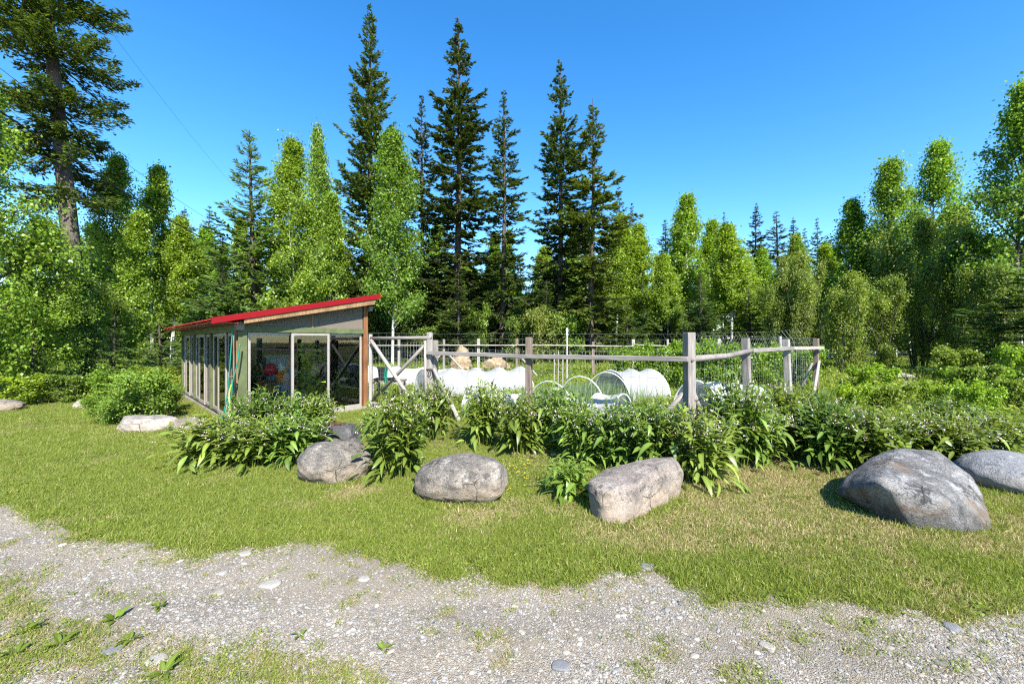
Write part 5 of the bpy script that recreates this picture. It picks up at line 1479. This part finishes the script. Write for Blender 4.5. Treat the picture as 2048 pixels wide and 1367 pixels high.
# ------------------------------------------------------------------ scattered stuff
def scatter(name, P, idx, scl, protos, label, cat, rot=None):
    n = len(P)
    me = bpy.data.meshes.new(name)
    me.vertices.add(n); me.vertices.foreach_set('co', np.asarray(P, np.float32).ravel())
    if rot is None:
        rot = np.stack([rng.normal(0, 0.12, n), rng.normal(0, 0.12, n), rng.uniform(0, 6.28, n)], 1)
    for nm, ty, dat, key in (('idx', 'INT', np.asarray(idx, np.int32), 'value'), ('scl', 'FLOAT', np.asarray(scl, np.float32), 'value'), ('rot', 'FLOAT_VECTOR', np.asarray(rot, np.float32).ravel(), 'vector')):
        me.attributes.new(nm, ty, 'POINT').data.foreach_set(key, dat)
    me.update()
    o = link(name, me)
    ng = bpy.data.node_groups.new(name, 'GeometryNodeTree')
    ng.interface.new_socket('Geometry', in_out='INPUT', socket_type='NodeSocketGeometry')
    ng.interface.new_socket('Geometry', in_out='OUTPUT', socket_type='NodeSocketGeometry')
    gi = ng.nodes.new('NodeGroupInput'); go = ng.nodes.new('NodeGroupOutput')
    iop = ng.nodes.new('GeometryNodeInstanceOnPoints')
    g2i = ng.nodes.new('GeometryNodeGeometryToInstance')
    for p in reversed(protos):
        oi = ng.nodes.new('GeometryNodeObjectInfo'); oi.inputs['Object'].default_value = p; oi.inputs['As Instance'].default_value = False
        oi.transform_space = 'ORIGINAL'
        ng.links.new(oi.outputs['Geometry'], g2i.inputs[0])
    def attr(nm, ty):
        a = ng.nodes.new('GeometryNodeInputNamedAttribute'); a.data_type = ty; a.inputs['Name'].default_value = nm
        return [s for s in a.outputs if s.enabled and s.name == 'Attribute'][0]
    iop.inputs['Pick Instance'].default_value = True
    ng.links.new(gi.outputs[0], iop.inputs['Points'])
    ng.links.new(g2i.outputs[0], iop.inputs['Instance'])
    ng.links.new(attr('idx', 'INT'), iop.inputs['Instance Index'])
    ng.links.new(attr('scl', 'FLOAT'), iop.inputs['Scale'])
    ng.links.new(attr('rot', 'FLOAT_VECTOR'), iop.inputs['Rotation'])
    ng.links.new(iop.outputs[0], go.inputs[0])
    md = o.modifiers.new('scatter', 'NODES'); md.node_group = ng
    return setp(o, label, cat, None, 'stuff')

def protoobj(name, me):
    return bpy.data.objects.new(name, me)
def tuft(seed, n, rad, h, w, mat, flat=0.5):
    r = np.random.default_rng(seed)
    P = np.stack([r.normal(0, rad, n), r.normal(0, rad, n), np.full(n, -0.004)], 1)
    D = norm(np.stack([r.normal(0, flat, n), r.normal(0, flat, n), np.ones(n)], 1))
    S = norm(np.cross(D, randdir(r, n)))
    V, Q = rhombs(P, D, S, h * r.uniform(0.5, 1.25, n), w * r.uniform(0.7, 1.3, n), 0.35)
    me = fastmesh('tuft', V, Q, tone=np.repeat(np.clip(r.normal(0.5, 0.22, n), 0, 1), 4)); me.materials.append(M[mat])
    return protoobj('grass_tuft', me)
def clover(seed, n, rad, h, ll, lw, mat):
    r = np.random.default_rng(seed)
    P = np.stack([r.normal(0, rad, n), r.normal(0, rad, n), h * r.random(n)], 1)
    D = norm(np.stack([r.normal(0, 1, n), r.normal(0, 1, n), r.normal(0.25, 0.3, n)], 1))
    S = norm(np.cross(D, np.stack([r.normal(0, 0.35, n), r.normal(0, 0.35, n), np.ones(n)], 1)))
    V, Q = rhombs(P, D, S, ll * r.uniform(0.6, 1.3, n), lw * r.uniform(0.7, 1.3, n), 0.5, 0.1)
    me = fastmesh('leaves', V, Q, tone=np.repeat(np.clip(r.normal(0.5, 0.22, n), 0, 1), 4)); me.materials.append(M[mat])
    return protoobj('leafy_tuft', me)
TG = [tuft(200 + k, 24, 0.034, 0.052, 0.0046, 'grass', 0.75) for k in range(4)]
TD = [tuft(210 + k, 24, 0.036, 0.045, 0.0042, 'drygrass', 1.1) for k in range(2)]
TC = [clover(220 + k, 12, 0.03, 0.025, 0.02, 0.015, 'grass') for k in range(2)]

# garden outline, greenhouse outline, used to keep grass out
def inpoly(X, Y, poly):
    c = np.zeros(len(X), bool); n = len(poly); j = n - 1
    for i in range(n):
        xi, yi = poly[i]; xj, yj = poly[j]
        c ^= ((yi > Y) != (yj > Y)) & (X < (xj - xi) * (Y - yi) / (yj - yi + 1e-12) + xi)
        j = i
    return c
GARDEN = [(GL.x, GL.y), (GP_.x, GP_.y), (P1.x, P1.y), (P2.x, P2.y), (P3.x, P3.y), (P4.x, P4.y), (P5.x, P5.y)] + [(p.x, p.y) for p in reversed(bp)]
HOUSE = [tuple(G(-0.1, -0.1, 0).xy), tuple(G(UL + 0.12, -0.1, 0).xy), tuple(G(UL + 0.12, VL, 0).xy), tuple(G(-0.1, VL, 0).xy)]
def sampleY(n, y0, y1, pw):       # more points near the camera
    u = rng.random(n)
    a, b = y0 ** (1 - pw), y1 ** (1 - pw)
    return (a + (b - a) * u) ** (1 / (1 - pw))
n = 190000
Y = sampleY(n, 2.1, 15.0, 1.25)
X = (rng.random(n) * 2 - 1) * (1.75 * Y + 0.6)
dd = drive_depth(X, Y)
px = CX + FPX * X / Y; py = CY + FPX * EYE / Y
ok = dd < 0.05
ok &= ~inpoly(X, Y, HOUSE) & ~inpoly(X, Y, GARDEN)
ok &= ~((Y > 7.6) & (X > 3.0)) & ~((Y > 11.9) & (X < -8))
bare = fbm(X * 0.9, Y * 0.9, 9)
ok &= ~((bare > 0.68) & (rng.random(n) < 0.75))
bl_ = (py > 905) & (px < 240 - (py - 905) * 0.6) & (bare > 0.52)
ok &= ~(bl_ & (rng.random(n) < 0.8))
# dry straw-coloured patches: by noise and at worn places on the right
spots = [(1560, 960, 1.1), (1640, 985, 0.9), (1300, 1040, 0.6), (1450, 1010, 0.8), (1050, 900, 0.6), (700, 985, 0.35), (1950, 1040, 0.8), (1220, 1065, 0.5), (950, 1030, 0.5), (1500, 930, 0.8)]
dry = fbm(X * 1.5, Y * 1.5, 12) * 0.85 + 0.25 * fbm(X * 6, Y * 6, 14) - 0.12
for sx_, sy_, sr in spots:
    g = gnd(sx_, sy_)
    dry += 0.5 * np.exp(-((X - g.x) ** 2 + (Y - g.y) ** 2) / (sr * sr))
dry -= 0.1 * (X < 0.3) - 0.0 * (X > 1.0)
isdry = rng.random(n) < np.clip((dry - 0.42) * 2.2, 0.1, 0.8)
iscl = (rng.random(n) < np.where((dd > -0.35) | (fbm(X * 1.2, Y * 1.2, 21) > 0.58), 0.09, 0.025)) & ~isdry
idx = np.where(isdry, 4 + rng.integers(0, 2, n), rng.integers(0, 4, n)); idx = np.where(iscl, 6 + rng.integers(0, 2, n), idx)
scl = rng.uniform(0.7, 1.25, n) * (0.75 + 0.07 * Y)
scl = np.where(dd > -0.25, scl * 1.15, scl)
ex = []
for o in [o for o in COL.objects if o.name.split('.')[0] in ('boulder', 'stone') and o.location.y < 9 and o.data.name.startswith('boulder')]:
    C_ = np.array([v.co[:] for v in o.data.vertices]); C_ = C_[(C_[:, 2] > -0.01) & (C_[:, 2] < 0.07)]
    k_ = rng.integers(0, len(C_), 260)
    ex.append(C_[k_] * np.array([1.02, 1.02, 0]) + np.array([o.location.x, o.location.y, 0]) + np.concatenate([rng.normal(0, 0.02, (260, 2)), np.zeros((260, 1))], 1))
ex = np.concatenate(ex); ne = len(ex)
X = np.concatenate([X, ex[:, 0]]); Y = np.concatenate([Y, ex[:, 1]]); n = len(X)
idx = np.concatenate([idx, np.where(rng.random(ne) < 0.35, 4 + rng.integers(0, 2, ne), rng.integers(0, 4, ne))]); scl = np.concatenate([scl, rng.uniform(1.0, 2.0, ne)]); ok = np.concatenate([ok, np.ones(ne, bool)])
sel = ok
scatter('lawn_grass', np.stack([X, Y, np.zeros(n)], 1)[sel], idx[sel], scl[sel], TG + TD + TC, 'short mown lawn grass with straw-coloured dry patches', 'grass')

# weedy grass patches on the driveway
n = 60000
Y = sampleY(n, 1.7, 4.8, 1.2); X = (rng.random(n) * 2 - 1) * (1.6 * Y + 0.5)
px = CX + FPX * X / Y; py = CY + FPX * EYE / Y
dd = drive_depth(X, Y)
lx = np.interp(px, [-900, 0, 60, 130, 230, 330, 420, 520, 620, 700, 830, 1000, 1400, 2048, 2900], [1120, 1150, 1185, 1225, 1225, 1255, 1238, 1255, 1275, 1315, 1350, 1400, 1420, 1410, 1400])
pat = np.clip((py - lx) / 45, -0.3, 1.0)
dens = np.clip(pat * 0.9 + (fbm(X * 3, Y * 3, 31) - 0.52) * 2.6, 0, 1) * 0.7
dens = np.maximum(dens, np.clip((fbm(X * 4.5, Y * 4.5, 33) - 0.67) * 3.0, 0, 0.4) * (1 + 1.0 * (px < 700)))
dens = np.maximum(dens, 0.7 * np.exp(-np.maximum(dd, 0) / 0.16))
ok = (dd > 0.02) & (rng.random(n) < dens)
idx = np.where(rng.random(n) < 0.45, 4 + rng.integers(0, 2, n), np.where(rng.random(n) < 0.35, 6 + rng.integers(0, 2, n), rng.integers(0, 4, n)))
scatter('driveway_weeds', np.stack([X, Y, np.full(n, 0.004)], 1)[ok], idx[ok], (rng.uniform(0.5, 1.0, n) * 0.8)[ok], TG + TD + TC, 'sparse weedy grass growing through the gravel', 'weeds')

# pebbles
PB = []
for k in range(4):
    me = rockmesh('pebble', 0.55, 0.42, 0.2, 90 + k, rnd=10, sharp=14, sub=2, bury=0.35, amp=0.12); me.materials.append(M['pebble']); PB.append(protoobj('pebble', me))
n = 230000
Y = sampleY(n, 1.8, 6.2, 1.6); X = (rng.random(n) * 2 - 1) * (1.6 * Y + 0.5)
ok = (drive_depth(X, Y) > 0.0) & (rng.random(n) < np.clip(0.5 + (fbm(X * 1.4, Y * 1.4, 41) - 0.4) * 2.4, 0.22, 1))
s = 0.0078 * np.exp(rng.normal(0, 0.45, n)); s = np.where(rng.random(n) < 0.02, s * 2.2, s)
scatter('gravel_pebbles', np.stack([X, Y, np.full(n, 0.004)], 1)[ok], rng.integers(0, 4, n)[ok], s[ok], PB, 'loose grey and tan gravel pebbles on the driveway', 'gravel')

# wild herbs: meadow on the right, garden beds, ground behind the fence
HB = [clover(230 + k, 70, 0.14, 0.34, 0.085, 0.04, 'herb') for k in range(4)]
HD = [clover(240 + k, 70, 0.15, 0.32, 0.11, 0.035, 'comfrey') for k in range(2)]
HT = [tuft(250 + k, 40, 0.09, 0.5, 0.012, 'herb', 0.3) for k in range(2)]
def herbs(name, n, xr, yr, keep, label, w, smul=1.0):
    X = rng.uniform(*xr, n); Y = rng.uniform(*yr, n)
    ok = keep(X, Y)
    k = rng.choice(8, n, p=w)
    nz = fbm(X * 0.5, Y * 0.5, 51)
    k = np.where((nz > 0.55) & (k >= 4) & (k < 6), rng.integers(0, 4, n), k)
    scatter(name, np.stack([X, Y, np.zeros(n)], 1)[ok], k[ok], (rng.uniform(0.6, 1.25, n) * smul)[ok], HB + HD + HT, label, 'plants')
herbs('wild_meadow', 16000, (2.5, 34), (6.3, 23), lambda X, Y: ~inpoly(X, Y, GARDEN) & (Y > 6.9 - 0.03 * X) & (X > 4.2 + (Y - 8.2) * 1.05) & (X < 1.6 * Y + 3), 'tangled yellow-green wild meadow on the right side', [0.2, 0.2, 0.18, 0.18, 0.08, 0.06, 0.05, 0.05], 1.25)
herbs('garden_growth', 9000, (-7, 9), (8, 18.6), lambda X, Y: inpoly(X, Y, GARDEN) & (Y > 9.0), 'green weeds and vegetables between the tunnels inside the garden', [0.14, 0.14, 0.14, 0.14, 0.14, 0.14, 0.08, 0.08], 0.85)
herbs('forest_floor_plants', 16000, (-36, 40), (12, 34), lambda X, Y: ~inpoly(X, Y, GARDEN) & ~inpoly(X, Y, HOUSE) & ((Y > 18.7) | (X < -11.5)) & (np.abs(X) < 1.5 * Y), 'low green plants covering the forest floor behind the garden', [0.15, 0.15, 0.15, 0.15, 0.15, 0.15, 0.05, 0.05], 1.3)

# leek bed under the bare hoops
n = 420
r = np.random.default_rng(61)
t = r.random(n)
ax = np.array([at(1100, 9.5), 9.5]); bx_ = np.array([at(1230, 11.2), 11.2])
C = ax + (bx_ - ax) * t[:, None] + r.normal(0, 0.42, (n, 2))
m = 9
P = np.repeat(np.concatenate([C, np.zeros((n, 1))], 1), m, 0); nn = n * m
D = norm(np.stack([r.normal(0, 0.22, nn), r.normal(0, 0.22, nn), np.ones(nn)], 1)); S = norm(np.cross(D, randdir(r, nn)))
V_, Q_ = rhombs(P, D, S, r.uniform(0.45, 0.8, nn), 0.022, 0.4)
setp(link('leek_bed', fastmesh('leek_bed', V_, Q_, tone=np.repeat(r.random(nn), 4)), M['leek']), 'dense bed of blue-green upright leek leaves under the bare hoops', 'vegetables', None, 'stuff')

# buttercups between the boulders
n = 70
r = np.random.default_rng(62)
C = np.array([gnd(1030, 950).x, gnd(1030, 950).y]) + r.normal(0, 0.3, (n, 2)) * np.array([0.8, 1.1])
C2 = np.array([gnd(352, 915).x, gnd(352, 915).y]) + r.normal(0, 0.12, (16, 2))
C = np.concatenate([C, C2]); n = len(C)
P = np.concatenate([C, r.uniform(0.05, 0.12, (n, 1))], 1); m = 5
ang_ = np.tile(np.arange(m) * 2 * math.pi / m, n)
P = np.repeat(P, m, 0); D = norm(np.stack([np.cos(ang_), np.sin(ang_), np.full(n * m, 0.35)], 1)); S = norm(np.cross(D, np.array([0, 0, 1.0])))
V_, Q_ = rhombs(P, D, S, 0.011, 0.009, 0.6)
setp(link('buttercups', fastmesh('buttercups', V_, Q_, tone=np.repeat(r.random(n * m), 4)), M['yellow']), 'scattered small yellow buttercups in the grass', 'flowers', None, 'stuff')

# broad-leaved weeds along the driveway edge
DKL = []
for k in range(3):
    V0_, Q0_, T0_ = leafmesh(0.12 + 0.02 * k, 0.045 + 0.006 * k, 0.2 + 0.1 * k, 90 + k, seg=4)
    me = fastmesh('leaf', V0_, Q0_, tone=np.clip(T0_ + 0.1, 0, 1), smooth=True); me.materials.append(M['herb']); DKL.append(me)
for i, (px, py, s) in enumerate([(812, 1103, 1.3), (965, 1118, 1.1), (1080, 1130, 0.9), (1330, 1146, 0.9), (1270, 1143, 0.6), (1575, 1196, 1.0), (1710, 1202, 0.8), (1965, 1222, 1.0), (1880, 1170, 1.1),
                                 (1740, 1246, 0.6), (600, 1272, 0.8), (770, 1300, 0.7), (330, 1345, 1.1), (230, 1240, 1.1), (320, 1215, 0.9), (260, 1280, 1.0), (120, 1290, 1.2), (60, 1260, 1.1), (30, 1310, 1.2), (430, 1090, 0.9)]):
    g = gnd(px, py)
    root = empty('weed_rosette', (g.x, g.y, 0.004), 'broad-leaved weed rosette rooted at the gravel edge', 'weed', 'broad-leaved weeds along the driveway', crnd.uniform(0, 6.28))
    nl = 9 + i % 5
    for k in range(nl):
        o = bpy.data.objects.new('leaf', DKL[crnd.randrange(3)]); COL.objects.link(o); o.parent = root
        a = 2.4 * k + crnd.uniform(-0.3, 0.3); q0 = s * crnd.uniform(0.22, 0.6)
        o.rotation_euler = (crnd.gauss(0, 0.2), -crnd.uniform(0.05, 0.9), a + crnd.uniform(-0.5, 0.5)); o.scale = (q0, q0, q0)
        o.location = (0.012 * math.cos(a), 0.012 * math.sin(a), 0.006)
        t_ = crnd.uniform(0.7, 1.05); o.color = (t_ * 0.55, t_ * 0.66, t_ * 0.55, 1)
